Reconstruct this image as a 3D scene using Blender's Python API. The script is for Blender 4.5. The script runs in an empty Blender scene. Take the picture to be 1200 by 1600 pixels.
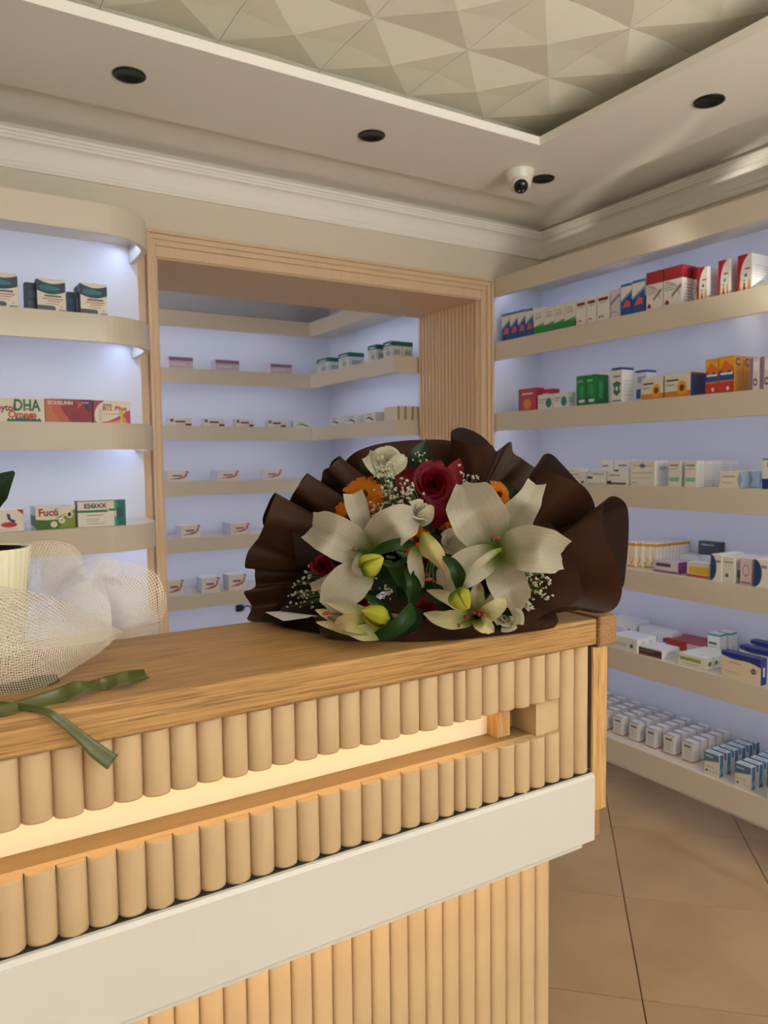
import bpy, bmesh, math, random
from mathutils import Vector, Matrix
random.seed(7)
PI = math.pi
H = 1.5                                    # camera height above the floor
# ---------------------------------------------------------------- camera
F = 1177.7
YAW, PIT, ROL = [math.radians(a) for a in (31.5755, -3.9487, -0.6689)]
_cy, _sy, _cp, _sp = math.cos(YAW), math.sin(YAW), math.cos(PIT), math.sin(PIT)
FW = Vector((_sy*_cp, _cy*_cp, _sp)); _r = Vector((_cy, -_sy, 0)); _u = _r.cross(FW)
RT = math.cos(ROL)*_r + math.sin(ROL)*_u; UP = -math.sin(ROL)*_r + math.cos(ROL)*_u
CAM = Vector((0, 0, H))
sc = bpy.context.scene
cd = bpy.data.cameras.new('camera'); cam = bpy.data.objects.new('camera', cd); sc.collection.objects.link(cam)
cd.sensor_fit = 'VERTICAL'; cd.sensor_height = 36; cd.lens = F/1600*36; cd.clip_start = .02
cam.matrix_world = Matrix(((RT.x, UP.x, -FW.x, 0), (RT.y, UP.y, -FW.y, 0), (RT.z, UP.z, -FW.z, H), (0, 0, 0, 1)))
cd.dof.use_dof = True; cd.dof.focus_distance = 1.06; cd.dof.aperture_fstop = 9
sc.camera = cam
# ---------------------------------------------------------------- world, light, exposure
sc.view_settings.view_transform = 'Standard'; sc.view_settings.look = 'None'
sc.view_settings.gamma = 1; sc.view_settings.use_curve_mapping = False
sc.view_settings.exposure = 0.35
w = bpy.data.worlds.new('world'); sc.world = w; w.use_nodes = True
w.node_tree.nodes['Background'].inputs[0].default_value = (.80, .90, 1, 1)
w.node_tree.nodes['Background'].inputs[1].default_value = 1.0
def area(name, loc, sx, sy, energy, color, rot):
    l = bpy.data.lights.new(name, 'AREA'); l.shape = 'RECTANGLE'; l.size = sx; l.size_y = sy
    l.energy = energy; l.color = color
    o = bpy.data.objects.new(name, l); o.location = loc; o.rotation_euler = rot
    sc.collection.objects.link(o); return o
# daylight through the shop window behind the camera
area('window_skylight', (1.0, -3.62, 1.35), 3.0, 2.1, 4, (.93, 1, .98), (PI/2, 0, 0))
# the same window also takes in light thrown up from the sunlit street
area('window_streetlight', (1.35, -3.60, 1.0), 2.4, 1.3, 150, (.94, 1, .99), (PI/2+1.0, 0, 0)).data.spread = 1.7
# low sun through the window, falling on the floor behind the camera
sun = bpy.data.lights.new('sun', 'SUN'); sun.energy = 7; sun.angle = .01; sun.color = (.93, 1, 1)
so_ = bpy.data.objects.new('sun', sun); sc.collection.objects.link(so_); so_.rotation_euler = Vector((-.2, .62, -.76)).to_track_quat('-Z', 'Y').to_euler()
# added fill to brighten the store room, out of sight round the corner
area('storeroom_fill', (-.4, 4.0, 2.2), .5, .5, 9, (.95, .96, 1), (2.0, .0, -1.3))
# sun thrown back off something glossy in the street: soft streaks on the right-hand shelves
gl = bpy.data.lights.new('street_glint', 'SPOT'); gl.energy = 3000; gl.color = (1, .95, .82); gl.spot_size = .24; gl.spot_blend = .9; gl.shadow_soft_size = .03
gl.use_nodes = True; _n = gl.node_tree; _e = _n.nodes['Emission']
_t = _n.nodes.new('ShaderNodeTexCoord'); _mp = _n.nodes.new('ShaderNodeMapping'); _mp.inputs['Scale'].default_value = (9, 3.5, 1); _mp.inputs['Rotation'].default_value = (0, 0, .9)
_no = _n.nodes.new('ShaderNodeTexNoise'); _no.inputs['Scale'].default_value = 2.2; _no.inputs['Distortion'].default_value = 1.2; _no.inputs['Detail'].default_value = 1
_mr = _n.nodes.new('ShaderNodeMapRange'); _mr.inputs[1].default_value = .52; _mr.inputs[2].default_value = .75; _mr.inputs[3].default_value = 0; _mr.inputs[4].default_value = 1
_n.links.new(_t.outputs['Normal'], _mp.inputs['Vector']); _n.links.new(_mp.outputs[0], _no.inputs['Vector']); _n.links.new(_no.outputs['Fac'], _mr.inputs[0]); _n.links.new(_mr.outputs[0], _e.inputs['Strength'])
go = bpy.data.objects.new('street_glint', gl); go.location = (.2, -3.5, .9); sc.collection.objects.link(go)
go.rotation_euler = (Vector((2.49, .80, 2.2))-go.location).to_track_quat('-Z', 'Y').to_euler()
# ---------------------------------------------------------------- helpers
def link(o): sc.collection.objects.link(o); return o
def lin(c):
    return tuple(((v/255)/12.92 if v/255 <= .04045 else ((v/255+.055)/1.055)**2.4) for v in c)
_m = {}
def mat(name, rgb, rough=.55, metal=0, noise=0, nscale=8, bump=0, bscale=60, stretch=(1, 1, 1), trans=0, spec=.5, coat=0, rgb2=None, sheen=0):
    if name in _m: return _m[name]
    m = bpy.data.materials.new(name); m.use_nodes = True; nt = m.node_tree; b = nt.nodes['Principled BSDF']
    c = lin(rgb)+(1,)
    b.inputs['Base Color'].default_value = c; b.inputs['Roughness'].default_value = rough
    b.inputs['Metallic'].default_value = metal; b.inputs['Specular IOR Level'].default_value = spec
    b.inputs['Coat Weight'].default_value = coat
    if noise or bump:
        tc = nt.nodes.new('ShaderNodeTexCoord'); mp = nt.nodes.new('ShaderNodeMapping')
        mp.inputs['Scale'].default_value = stretch; nt.links.new(tc.outputs['Object'], mp.inputs['Vector'])
    if noise:
        n = nt.nodes.new('ShaderNodeTexNoise'); n.inputs['Scale'].default_value = nscale; n.inputs['Detail'].default_value = 6
        nt.links.new(mp.outputs[0], n.inputs['Vector'])
        r = nt.nodes.new('ShaderNodeValToRGB'); r.color_ramp.elements[0].position = .3; r.color_ramp.elements[1].position = .7
        c2 = lin(rgb2)+(1,) if rgb2 else tuple(v*(1-noise) for v in c[:3])+(1,)
        r.color_ramp.elements[0].color = c2; r.color_ramp.elements[1].color = c
        nt.links.new(n.outputs['Fac'], r.inputs[0]); nt.links.new(r.outputs[0], b.inputs['Base Color'])
    if bump:
        n2 = nt.nodes.new('ShaderNodeTexNoise'); n2.inputs['Scale'].default_value = bscale; n2.inputs['Detail'].default_value = 4
        nt.links.new(mp.outputs[0], n2.inputs['Vector'])
        bp = nt.nodes.new('ShaderNodeBump'); bp.inputs['Strength'].default_value = bump; bp.inputs['Distance'].default_value = .003
        nt.links.new(n2.outputs['Fac'], bp.inputs['Height']); nt.links.new(bp.outputs[0], b.inputs['Normal'])
    if trans:
        out = nt.nodes['Material Output']; t = nt.nodes.new('ShaderNodeBsdfTranslucent'); mx = nt.nodes.new('ShaderNodeMixShader')
        t.inputs[0].default_value = c; mx.inputs[0].default_value = trans
        nt.links.new(b.outputs[0], mx.inputs[1]); nt.links.new(t.outputs[0], mx.inputs[2]); nt.links.new(mx.outputs[0], out.inputs[0])
    _m[name] = m; return m
def emis(name, rgb, s):
    m = bpy.data.materials.new(name); m.use_nodes = True; b = m.node_tree.nodes['Principled BSDF']
    b.inputs['Emission Color'].default_value = lin(rgb)+(1,); b.inputs['Emission Strength'].default_value = s
    _m[name] = m; return m
def oak(name, axis, lo, mid, hi, rough=.48):
    """oak: long grain streaks along one axis, with pores"""
    m = bpy.data.materials.new(name); m.use_nodes = True; nt = m.node_tree; b = nt.nodes['Principled BSDF']
    tc = nt.nodes.new('ShaderNodeTexCoord'); mp = nt.nodes.new('ShaderNodeMapping')
    s = [230, 230, 230]; s[axis] = 4; mp.inputs['Scale'].default_value = s
    nt.links.new(tc.outputs['Object'], mp.inputs['Vector'])
    n = nt.nodes.new('ShaderNodeTexNoise'); n.inputs['Scale'].default_value = 1.6; n.inputs['Detail'].default_value = 8; n.inputs['Roughness'].default_value = .62; n.inputs['Distortion'].default_value = .35
    nt.links.new(mp.outputs[0], n.inputs['Vector'])
    r = nt.nodes.new('ShaderNodeValToRGB'); e = r.color_ramp.elements
    e[0].position = .25; e[0].color = lin(lo)+(1,); e[1].position = .72; e[1].color = lin(hi)+(1,)
    k = e.new(.5); k.color = lin(mid)+(1,)
    nt.links.new(n.outputs['Fac'], r.inputs[0])
    mp2 = nt.nodes.new('ShaderNodeMapping'); s2 = [620, 620, 620]; s2[axis] = 14; mp2.inputs['Scale'].default_value = s2
    nt.links.new(tc.outputs['Object'], mp2.inputs['Vector'])
    n2 = nt.nodes.new('ShaderNodeTexNoise'); n2.inputs['Scale'].default_value = 1; n2.inputs['Detail'].default_value = 3
    nt.links.new(mp2.outputs[0], n2.inputs['Vector'])
    mr = nt.nodes.new('ShaderNodeMapRange'); mr.inputs[1].default_value = .36; mr.inputs[2].default_value = .5; mr.inputs[3].default_value = .55; mr.inputs[4].default_value = 1
    nt.links.new(n2.outputs['Fac'], mr.inputs[0])
    mx = nt.nodes.new('ShaderNodeMix'); mx.data_type = 'RGBA'; mx.blend_type = 'MULTIPLY'; mx.inputs['Factor'].default_value = 1
    nt.links.new(r.outputs[0], mx.inputs['A']); nt.links.new(mr.outputs[0], mx.inputs['B'])
    nt.links.new(mx.outputs['Result'], b.inputs['Base Color']); b.inputs['Roughness'].default_value = rough; b.inputs['Specular IOR Level'].default_value = .28
    bp = nt.nodes.new('ShaderNodeBump'); bp.inputs['Strength'].default_value = .35; bp.inputs['Distance'].default_value = .001
    nt.links.new(n2.outputs['Fac'], bp.inputs['Height']); nt.links.new(bp.outputs[0], b.inputs['Normal'])
    _m[name] = m; return m

def obj(name, bm, m, parent=None, smooth=False, loc=None):
    me = bpy.data.meshes.new(name)
    if isinstance(bm, tuple): me.from_pydata(bm[0], [], bm[1])
    else: bm.normal_update(); bm.to_mesh(me); bm.free()
    for x in (m if isinstance(m, (list, tuple)) else [m]): me.materials.append(x)
    if smooth:
        for p in me.polygons: p.use_smooth = True
    o = bpy.data.objects.new(name, me); link(o)
    if parent is not None: o.parent = parent
    if loc: o.location = loc
    return o
def tag(o, label=None, cat=None, group=None, kind=None):
    if label: o['label'] = label
    if cat: o['category'] = cat
    if group: o['group'] = group
    if kind: o['kind'] = kind
    return o
def empty(name, loc=(0, 0, 0), rz=0):
    o = bpy.data.objects.new(name, None); o.location = loc; o.rotation_euler = (0, 0, rz); o.empty_display_size = .05; return link(o)
def box(bm, x0, x1, y0, y1, z0, z1, bev=0, mi=0):
    r = bmesh.ops.create_cube(bm, size=1, matrix=Matrix.Translation(((x0+x1)/2, (y0+y1)/2, (z0+z1)/2)) @ Matrix.Diagonal((x1-x0, y1-y0, z1-z0, 1)))
    fs = list({f for v in r['verts'] for f in v.link_faces})
    for f in fs: f.material_index = mi
    if bev:
        es = list({e for f in fs for e in f.edges})
        bmesh.ops.bevel(bm, geom=es, offset=bev, segments=2, affect='EDGES', profile=.5)
    return bm
def B(*a, **k): return box(bmesh.new(), *a, **k)
def prism(bm, pts, z0, z1, axis=2, mi=0):
    """extrude a 2D outline along an axis"""
    def P(a, b, c): return ((a, b, c), (a, c, b), (c, a, b))[{2: 0, 1: 1, 0: 2}[axis]]
    lo = [bm.verts.new(P(x, y, z0)) for x, y in pts]; hi = [bm.verts.new(P(x, y, z1)) for x, y in pts]
    n = len(pts); fs = [bm.faces.new(lo[::-1]), bm.faces.new(hi)]
    for i in range(n): fs.append(bm.faces.new((lo[i], lo[(i+1) % n], hi[(i+1) % n], hi[i])))
    for f in fs: f.material_index = mi
    bmesh.ops.recalc_face_normals(bm, faces=fs)
    return bm
def lathe(bm, prof, c=(0, 0, 0), n=32, axis=None, wob=None):
    """revolve (radius, height) pairs"""
    M = Matrix.Translation(c) @ (axis or Matrix.Identity(4)); rows = []
    for r, h in prof:
        rows.append([bm.verts.new(M @ Vector((r*(wob(i, r) if wob else 1)*math.cos(2*PI*i/n), r*(wob(i, r) if wob else 1)*math.sin(2*PI*i/n), h))) for i in range(n)])
    for a, b in zip(rows, rows[1:]):
        for i in range(n): bm.faces.new((a[i], a[(i+1) % n], b[(i+1) % n], b[i]))
    if prof[0][0] > 1e-6: bm.faces.new(rows[0][::-1])
    if prof[-1][0] > 1e-6: bm.faces.new(rows[-1])
    return bm
def tube(bm, pts, r, n=6):
    pts = [Vector(p) for p in pts]; rows = []
    for i, p in enumerate(pts):
        t = (pts[min(i+1, len(pts)-1)]-pts[max(i-1, 0)]).normalized()
        s = t.cross(Vector((.3, .2, .9))).normalized(); q = t.cross(s)
        rr = r[i] if isinstance(r, (list, tuple)) else r
        rows.append([bm.verts.new(p+rr*(math.cos(2*PI*k/n)*s+math.sin(2*PI*k/n)*q)) for k in range(n)])
    for a, b in zip(rows, rows[1:]):
        for k in range(n): bm.faces.new((a[k], a[(k+1) % n], b[(k+1) % n], b[k]))
    bm.faces.new(rows[0][::-1]); bm.faces.new(rows[-1]); return bm
def ray(px, py): return FW + RT*((px-600)/F) - UP*((py-800)/F)
def Wd(px, py, d): return CAM + ray(px, py)*d          # point at distance d in front of the camera
def onX(px, py, X): r = ray(px, py); return CAM + r*(X/r.x)
def onY(px, py, Y): r = ray(px, py); return CAM + r*(Y/r.y)
def onZ(px, py, Z): r = ray(px, py); return CAM + r*((Z-H)/r.z)
def cat(pts, n):
    """Catmull-Rom through pts"""
    P = [Vector(p) for p in pts]; m = len(P)-1; out = []
    for k in range(n):
        t = k/(n-1)*m; i = min(int(t), m-1); u = t-i
        a = P[max(i-1, 0)]; b = P[i]; c = P[i+1]; d = P[min(i+2, m)]
        out.append(.5*((2*b)+(c-a)*u+(2*a-5*b+4*c-d)*u*u+(3*b-a-3*c+d)*u**3))
    return out
def lerpl(w, t):
    x = t*(len(w)-1); i = min(int(x), len(w)-2); u = x-i; u = u*u*(3-2*u)*.5+u*.5
    return w[i]*(1-u)+w[i+1]*u
TEXT = {}
def text_mesh(s):
    """lettering outlines: verts, tris, centred on x, baseline 0, width given"""
    if s in TEXT: return TEXT[s]
    c = bpy.data.curves.new('t', 'FONT'); c.body = s; c.size = 1; c.offset = .03; c.resolution_u = 3
    o = bpy.data.objects.new('t', c); link(o)
    dg = bpy.context.evaluated_depsgraph_get(); me = bpy.data.meshes.new_from_object(o.evaluated_get(dg))
    vs = [v.co.copy() for v in me.vertices]; fs = [tuple(p.vertices) for p in me.polygons]
    bpy.data.objects.remove(o); bpy.data.curves.remove(c); bpy.data.meshes.remove(me)
    x0 = min(v.x for v in vs); x1 = max(v.x for v in vs); y0 = min(v.y for v in vs); y1 = max(v.y for v in vs)
    vs = [((v.x-x0)/(x1-x0), (v.y-y0)/(y1-y0)) for v in vs]
    TEXT[s] = (vs, fs); return TEXT[s]

# ---------------------------------------------------------------- materials
CREAM = mat('cream_paint', (222, 210, 190), .6, bump=.15, bscale=25)
CEILM = mat('ceiling_paint', (244, 237, 226), .62)
PANELM = mat('panel_plaster', (246, 239, 220), .55)
LACQ = mat('cream_lacquer', (218, 206, 188), .32, coat=.25)
SHELFIN = mat('shelf_white', (222, 224, 236), .5)
WOODF = mat('frame_veneer', (228, 196, 160), .5, noise=.07, nscale=5, stretch=(9, 9, .6))
OAKX = oak('oak_long', 0, (146, 106, 60), (180, 138, 86), (194, 154, 102))
OAKZ = oak('oak_upright', 2, (172, 128, 78), (204, 160, 104), (218, 178, 124))
OAKE = oak('oak_endgrain', 1, (134, 98, 64), (164, 124, 84), (182, 144, 102), .6)
FLUTE = mat('flute_paint', (198, 171, 134), .5, bump=.5, bscale=34, noise=.06, nscale=14)
WHITEP = mat('white_lacquer', (208, 206, 202), .38, bump=.35, bscale=16, noise=.04, nscale=5)
DARKGAP = mat('dark_gap', (40, 32, 24), .9)
TILE = mat('floor_tile', (192, 160, 123), .36, noise=.2, nscale=2.6, bump=.08, bscale=6, rgb2=(172, 140, 104))
GROUT = mat('grout', (86, 64, 44), .9)
BLACK = mat('black_metal', (26, 26, 28), .35, metal=.3)
CAMW = mat('camera_white', (232, 226, 208), .35)
LENS = mat('lens_black', (14, 18, 24), .08)
LEDW = emis('led_white', (200, 215, 255), 7)
LEDY = emis('led_warm', (255, 205, 120), 6)
COOL = (.54, .68, 1.0)

# ---------------------------------------------------------------- setting
def st(name, bm, m, parent=None, kind='structure', **k):
    o = obj(name, bm, m, parent, **k)
    if parent is None: o['kind'] = kind
    return o
zz = lambda z: z+H
CZ = zz(1.153)
floor = st('floor', B(-2.3, 3.0, -3.8, 5.1, -.06, -.004), GROUT)
ang = math.radians(46.3); U = Vector((math.cos(ang), math.sin(ang), 0)); V = Vector((math.sin(ang), -math.cos(ang), 0)); TS = .503
J = Vector((1.985, 1.692, 0)); tme = None
for i in range(-11, 8):
    for j in range(-12, 9):
        c = J + U*TS*(i+.5) + V*TS*(j+.5)
        if (-2.0 < c.x < 3.2 and -3.5 < c.y < 2.85) or (.3 < c.x < 2.9 and c.y < 4.9 and c.y > 0):
            if tme is None:
                t = obj('tile', B(-TS/2+.0018, TS/2-.0018, -TS/2+.0018, TS/2-.0018, -.004, .0, bev=.001), TILE, floor); tme = t.data
            else:
                t = bpy.data.objects.new('tile', tme); link(t); t.parent = floor
            t.location = c; t.rotation_euler = (0, 0, ang)
            t.location.z = random.uniform(-.0004, .0004)
# walls
DX0, DX1, DZ = .814, 2.42, zz(.80)           # doorway opening
bm = B(-2.3, DX0, 3.0, 3.53, 0, 2.75); box(bm, DX1, 2.9, 3.0, 3.53, 0, 2.75); box(bm, DX0, DX1, 3.0, 3.53, DZ, 2.75)
st('wall_back', bm, CREAM)
st('wall_right', B(2.83, 2.95, -3.8, 3.0, 0, 2.75), CREAM)
PALE = mat('pale_bounce', (238, 236, 230), .6)  # unseen walls made paler than the cream to bounce more light inward
st('wall_left', B(-2.3, -2.2, -3.7, 3.0, 0, 2.75), PALE)
bm = B(-2.3, -.6, -3.8, -3.7, 0, 2.75); box(bm, 2.6, 2.95, -3.8, -3.7, 0, 2.75); box(bm, -.6, 2.6, -3.8, -3.7, 0, .25); box(bm, -.6, 2.6, -3.8, -3.7, 2.45, 2.75)
st('wall_front', bm, PALE)
wf = empty('window_1', (0, -3.75, 0)); wf['kind'] = 'structure'
bm = bmesh.new()
for a, b in ((-.6, -.55), (.45, .5), (1.5, 1.55), (2.55, 2.6)): box(bm, a, b, -.03, .03, .25, 2.45)
box(bm, -.6, 2.6, -.03, .03, .25, .3); box(bm, -.6, 2.6, -.03, .03, 2.4, 2.45)
obj('window_frame', bm, BLACK, wf)
# back room
st('wall_storeroom_back', B(-1.1, 2.75, 4.95, 5.05, 0, 2.75), SHELFIN)
st('wall_storeroom_right', B(2.6, 2.75, 3.53, 4.95, 0, 2.75), SHELFIN)
st('wall_storeroom_left', B(-1.1, -1.0, 3.53, 4.95, 0, 2.75), SHELFIN)
st('ceiling_storeroom', B(-1.1, 2.75, 3.53, 5.05, zz(1.13), zz(1.2)), mat('storeroom_ceiling', (218, 206, 196), .7))
# ceiling: outer plate, recessed pyramid field, floating border slab
zc = zz(1.192); RX0, RX1, RY0, RY1 = -1.7, 2.33, -1.8, 2.46
bm = B(-2.3, 2.95, RY1, 3.05, zc, zc+.15); box(bm, -2.3, 2.95, -3.8, RY0, zc, zc+.15)
box(bm, -2.3, RX0, RY0, RY1, zc, zc+.15); box(bm, RX1, 2.95, RY0, RY1, zc, zc+.15)
ceil = st('ceiling', bm, CEILM)
obj('backing', B(-2.3, 2.95, -2.3, 3.05, zz(1.30), zz(1.34)), CEILM, ceil)
G = .3445; zp = zz(1.281); zl = zz(1.250)
pv = [(0, 0, zp), (G, 0, zp), (G, G, zp), (0, G, zp), (G/2, G/2, zl)]
pf = [(1, 0, 4), (2, 1, 4), (3, 2, 4), (0, 3, 4)]
pme = None
pv = [(0, 0, .0), (G/2, 0, .006), (G, 0, 0), (G, G/2, .006), (G, G, 0), (G/2, G, .006), (0, G, 0), (0, G/2, .006), (G/2, G/2, -.015), (0, 0, .02), (G, 0, .02), (G, G, .02), (0, G, .02)]
g2 = .0008
def inset(v): return (min(max(v[0], g2), G-g2), min(max(v[1], g2), G-g2), v[2])
pv = [inset(v) for v in pv]
pf = [(1, 0, 8), (2, 1, 8), (3, 2, 8), (4, 3, 8), (5, 4, 8), (6, 5, 8), (7, 6, 8), (0, 7, 8), (0, 1, 2, 10, 9), (2, 3, 4, 11, 10), (4, 5, 6, 12, 11), (6, 7, 0, 9, 12), (9, 10, 11, 12)]
for i in range(-10, 2):
    for j in range(-11, 2):
        x, y = 1.872+i*G, 1.951+j*G
        if x < RX0-.3 or y < RY0-.3: continue
        if pme is None: p = obj('pyramid_panel', (pv, pf), PANELM, ceil); pme = p.data
        else: p = bpy.data.objects.new('pyramid_panel', pme); link(p); p.parent = ceil
        p.location = (x, y, zp)
def ring(x0, x1, y0, y1, w0, z0, z1, bev=0):
    bm = bmesh.new()
    vs = {}
    for k, (a, b, c, d) in enumerate(((x0, x1, y0, y1), (x0+w0, x1-w0, y0+w0, y1-w0))):
        for q, z in enumerate((z0, z1)):
            vs[k, q] = [bm.verts.new(p+(z,)) for p in ((a, c), (b, c), (b, d), (a, d))]
    for i in range(4):
        j = (i+1) % 4
        bm.faces.new((vs[0, 0][i], vs[0, 0][j], vs[0, 1][j], vs[0, 1][i])); bm.faces.new((vs[1, 0][j], vs[1, 0][i], vs[1, 1][i], vs[1, 1][j]))
        bm.faces.new((vs[0, 0][j], vs[0, 0][i], vs[1, 0][i], vs[1, 0][j])); bm.faces.new((vs[0, 1][i], vs[0, 1][j], vs[1, 1][j], vs[1, 1][i]))
    return bm
slab = obj('border_slab', ring(-1.9, 2.49, -2.0, 2.62, .485, CZ, CZ+.030), CEILM, ceil)
obj('slab_spacer', ring(-1.85, 2.44, -1.95, 2.57, .08, CZ+.028, zc+.002), CEILM, slab)
# cornice swept along back and right wall
def cornice(name, prof, path):
    bm = bmesh.new(); rows = [[bm.verts.new(f(d, z)) for d, z in prof] for f in path]
    for a, b in zip(rows, rows[1:]):
        for i in range(len(prof)-1): bm.faces.new((a[i], b[i], b[i+1], a[i+1]))
    bmesh.ops.recalc_face_normals(bm, faces=bm.faces)
    o = obj(name, bm, CEILM); o['kind'] = 'structure'; return o
pr = [(0, 1.036), (.012, 1.036), (.014, 1.044), (.009, 1.050), (.009, 1.060)]
for k in range(9):
    a = k/8*PI/2; pr.append((.012+.030*(1-math.cos(a)), 1.062+.062*math.sin(a)))
pr += [(.046, 1.126), (.046, 1.134), (.052, 1.136), (.052, 1.144), (.060, 1.146), (.060, 1.156), (.0, 1.156)]
pr = [(d, zz(z)) for d, z in pr]
cornice('trim_1', pr, [lambda d, z: (-2.2, 3-d, z), lambda d, z: (2.83-d, 3-d, z), lambda d, z: (2.83-d, -3.7, z)])
# ---------------------------------------------------------------- doorway
door = empty('door_1', (0, 0, 0)); door['kind'] = 'structure'
def casing(nm, rects):
    for x0, x1, z0, z1, dy in rects:
        obj(nm, B(x0, x1, 3.0-dy, 3.001, z0, z1, bev=.003), WOODF, door)
zd = zz(.893)
casing('left_casing', [(.777, .790, 0, zd-.013, .030), (.790, .814, 0, zd-.028, .018)])
casing('edge_strip', [(.736, .777, 0, zz(.838), .006)])
casing('right_casing', [(2.473, 2.487, 0, zd-.013, .030), (2.452, 2.473, 0, zd-.034, .022), (2.42, 2.452, 0, zd-.054, .012)])
casing('head_casing', [(.777, 2.487, zd-.013, zd, .030), (.790, 2.473, zd-.034, zd-.013, .022), (.80, 2.452, zd-.056, zd-.034, .016), (.814, 2.42, zz(.795), zd-.056, .010)])
obj('head_lining', B(DX0, DX1, 3.0, 3.54, zz(.790), zz(.802)), WOODF, door)
obj('left_lining', B(DX0-.001, DX0+.010, 3.0, 3.54, 0, zz(.79)), WOODF, door)
obj('right_lining', B(DX1-.004, DX1+.002, 3.0, 3.54, 0, zz(.79)), WOODF, door)
sme = None; NS = 17; sp = .53/NS
for k in range(NS):
    if sme is None: s = obj('slat', B(-.008, 0, -.0095, .0095, 0, zz(.79), bev=.002), WOODF, door); sme = s.data
    else: s = bpy.data.objects.new('slat', sme); link(s); s.parent = door
    s.location = (DX1-.003, 3.005+sp*(k+.5), 0)

# ---------------------------------------------------------------- shelves
def led(parent, loc, L, along, tilt=0, e=2.0):
    """LED strip: a thin emissive bar as the part, the light it throws from the same place"""
    hx, hy = (L/2, .004) if along == 'x' else (.004, L/2)
    obj('led_strip', B(loc[0]-hx, loc[0]+hx, loc[1]-hy, loc[1]+hy, loc[2]-.003, loc[2]+.003), LEDW, parent)
    if along == 'x': area('shelf_led', (loc[0], loc[1], loc[2]-.006), L, .010, e*L, COOL, (tilt, 0, 0))
    else: area('shelf_led', (loc[0], loc[1], loc[2]-.006), .010, L, e*L, COOL, (0, -tilt, 0))
# right wall unit
XR = 2.49; RZ = [.581, .229, -.117, -.463, -.813, -1.211]; LIP = .090
ru = empty('wall_shelf_unit', (2.66, 1.4, 0)); tag(ru, 'long cream wall shelving along the right-hand wall, lit from under its shelves', 'shelving')
ro = Vector((2.66, 1.4, 0))
def loc(bm, o): bmesh.ops.translate(bm, verts=bm.verts, vec=-o); return bm
YA = -.6
def rshelf(z, lip=LIP, e=2.0, nm='shelf'):
    z = zz(z)
    bm = B(XR, XR+.022, YA, 2.998, z-lip, z, bev=.002); box(bm, XR+.02, 2.829, YA, 2.998, z-.03, z-.0005)
    o = obj(nm, loc(bm, ro), [LACQ], ru)
    hx = XR+.045
    obj('led_strip', loc(B(hx-.004, hx+.004, YA+.1, 2.985, z-.036, z-.03), ro), LEDW, o)
    if e: area('shelf_led', (hx, (YA+2.98)/2, z-.04), .010, 2.98-YA, e, COOL, (0, -.5, 0))
obj('back_panel', loc(B(2.815, 2.829, YA, 2.985, zz(-1.26), zz(.898)), ro), SHELFIN, ru)
obj('side_panel', loc(B(XR+.004, 2.829, 2.985, 2.998, zz(-1.26), zz(.898)), ro), SHELFIN, ru)
rshelf(.898, .094, .28, 'top_board')
for z in RZ: rshelf(z, .102 if z < -1 else LIP, 0 if z < -1 else .28)
# left unit with rounded right ends
LZ = [.483, .133, -.210, -.557]; LXE = .725; LR = .20; LY = 2.6
def rounded(off=0, x0=-1.2):
    pts = [(x0, LY+off)]
    for k in range(17):
        a = -PI/2+k/16*PI/2; pts.append((LXE-LR+(LR-off)*math.cos(a), LY+LR+(LR-off)*math.sin(a)))
    pts.append((LXE-off, 2.998)); return pts
lu = empty('wall_shelf_unit', (-.2, 2.8, 0)); tag(lu, 'cream wall shelving with rounded right ends, left of the doorway', 'shelving')
lo = Vector((-.2, 2.8, 0))
def lshelf(z, lip, nm='shelf', e=.5):
    z = zz(z); out = rounded(0); inn = rounded(.02)
    bm = bmesh.new(); prism(bm, out+inn[::-1], z-lip, z)
    prism(bm, inn+[(-1.2, 2.998)], z-.03, z-.0006)
    o = obj(nm, loc(bm, lo), LACQ, lu)
    bm = bmesh.new(); prism(bm, rounded(.036, -1.1)[:-1]+rounded(.044, -1.1)[:-1][::-1], z-.036, z-.03)
    obj('led_strip', loc(bm, lo), LEDW, o)
    area('shelf_led', (-.25, LY+.042, z-.04), 1.6, .010, e*.75, COOL, (.5, 0, 0))
    area('shelf_led', (LXE-.05, LY+.22, z-.04), .010, .2, e*.35, COOL, (0, .3, 0))
obj('back_panel', loc(B(-1.2, .735, 2.95, 2.998, zz(-1.3), zz(.838)), lo), SHELFIN, lu)
lshelf(.838, .094, 'top_board')
for z in LZ: lshelf(z, .088)
# store room unit (L shaped)
SZ = [.574, .224, -.120, -.470, -.827]; SX = 2.262; SY = 4.6
su = empty('wall_shelf_unit', (1.5, 4.8, 0)); tag(su, 'L-shaped cream corner shelving seen in the room beyond the doorway', 'shelving')
so = Vector((1.5, 4.8, 0))
def sshelf(z, lip, nm='shelf', e=2.0):
    z = zz(z)
    L1 = [(-.99, SY), (SX, SY), (SX, 3.545), (2.599, 3.545), (2.599, 4.949), (-.99, 4.949)]
    Li = [(-.99, SY+.02), (SX+.02, SY+.02), (SX+.02, 3.565), (2.599, 3.565), (2.599, 4.949), (-.99, 4.949)]
    bm = bmesh.new(); prism(bm, [(-.99, SY), (SX, SY), (SX, 3.545), (2.599, 3.545), (2.599, 3.565), (SX+.02, 3.565), (SX+.02, SY+.02), (-.99, SY+.02)], z-lip, z)
    prism(bm, Li, z-.03, z-.0006)
    o = obj(nm, loc(bm, so), LACQ, su)
    bm = B(-.9, SX+.04, SY+.036, SY+.044, z-.036, z-.03); box(bm, SX+.036, SX+.044, 3.58, SY+.03, z-.036, z-.03)
    obj('led_strip', loc(bm, so), LEDW, o)
    area('shelf_led', (.9, SY+.042, z-.04), 2.7, .010, e*1.0, COOL, (.5, 0, 0))
    area('shelf_led', (SX+.042, 4.07, z-.04), .010, .95, e*.45, COOL, (0, -.5, 0))
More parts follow.
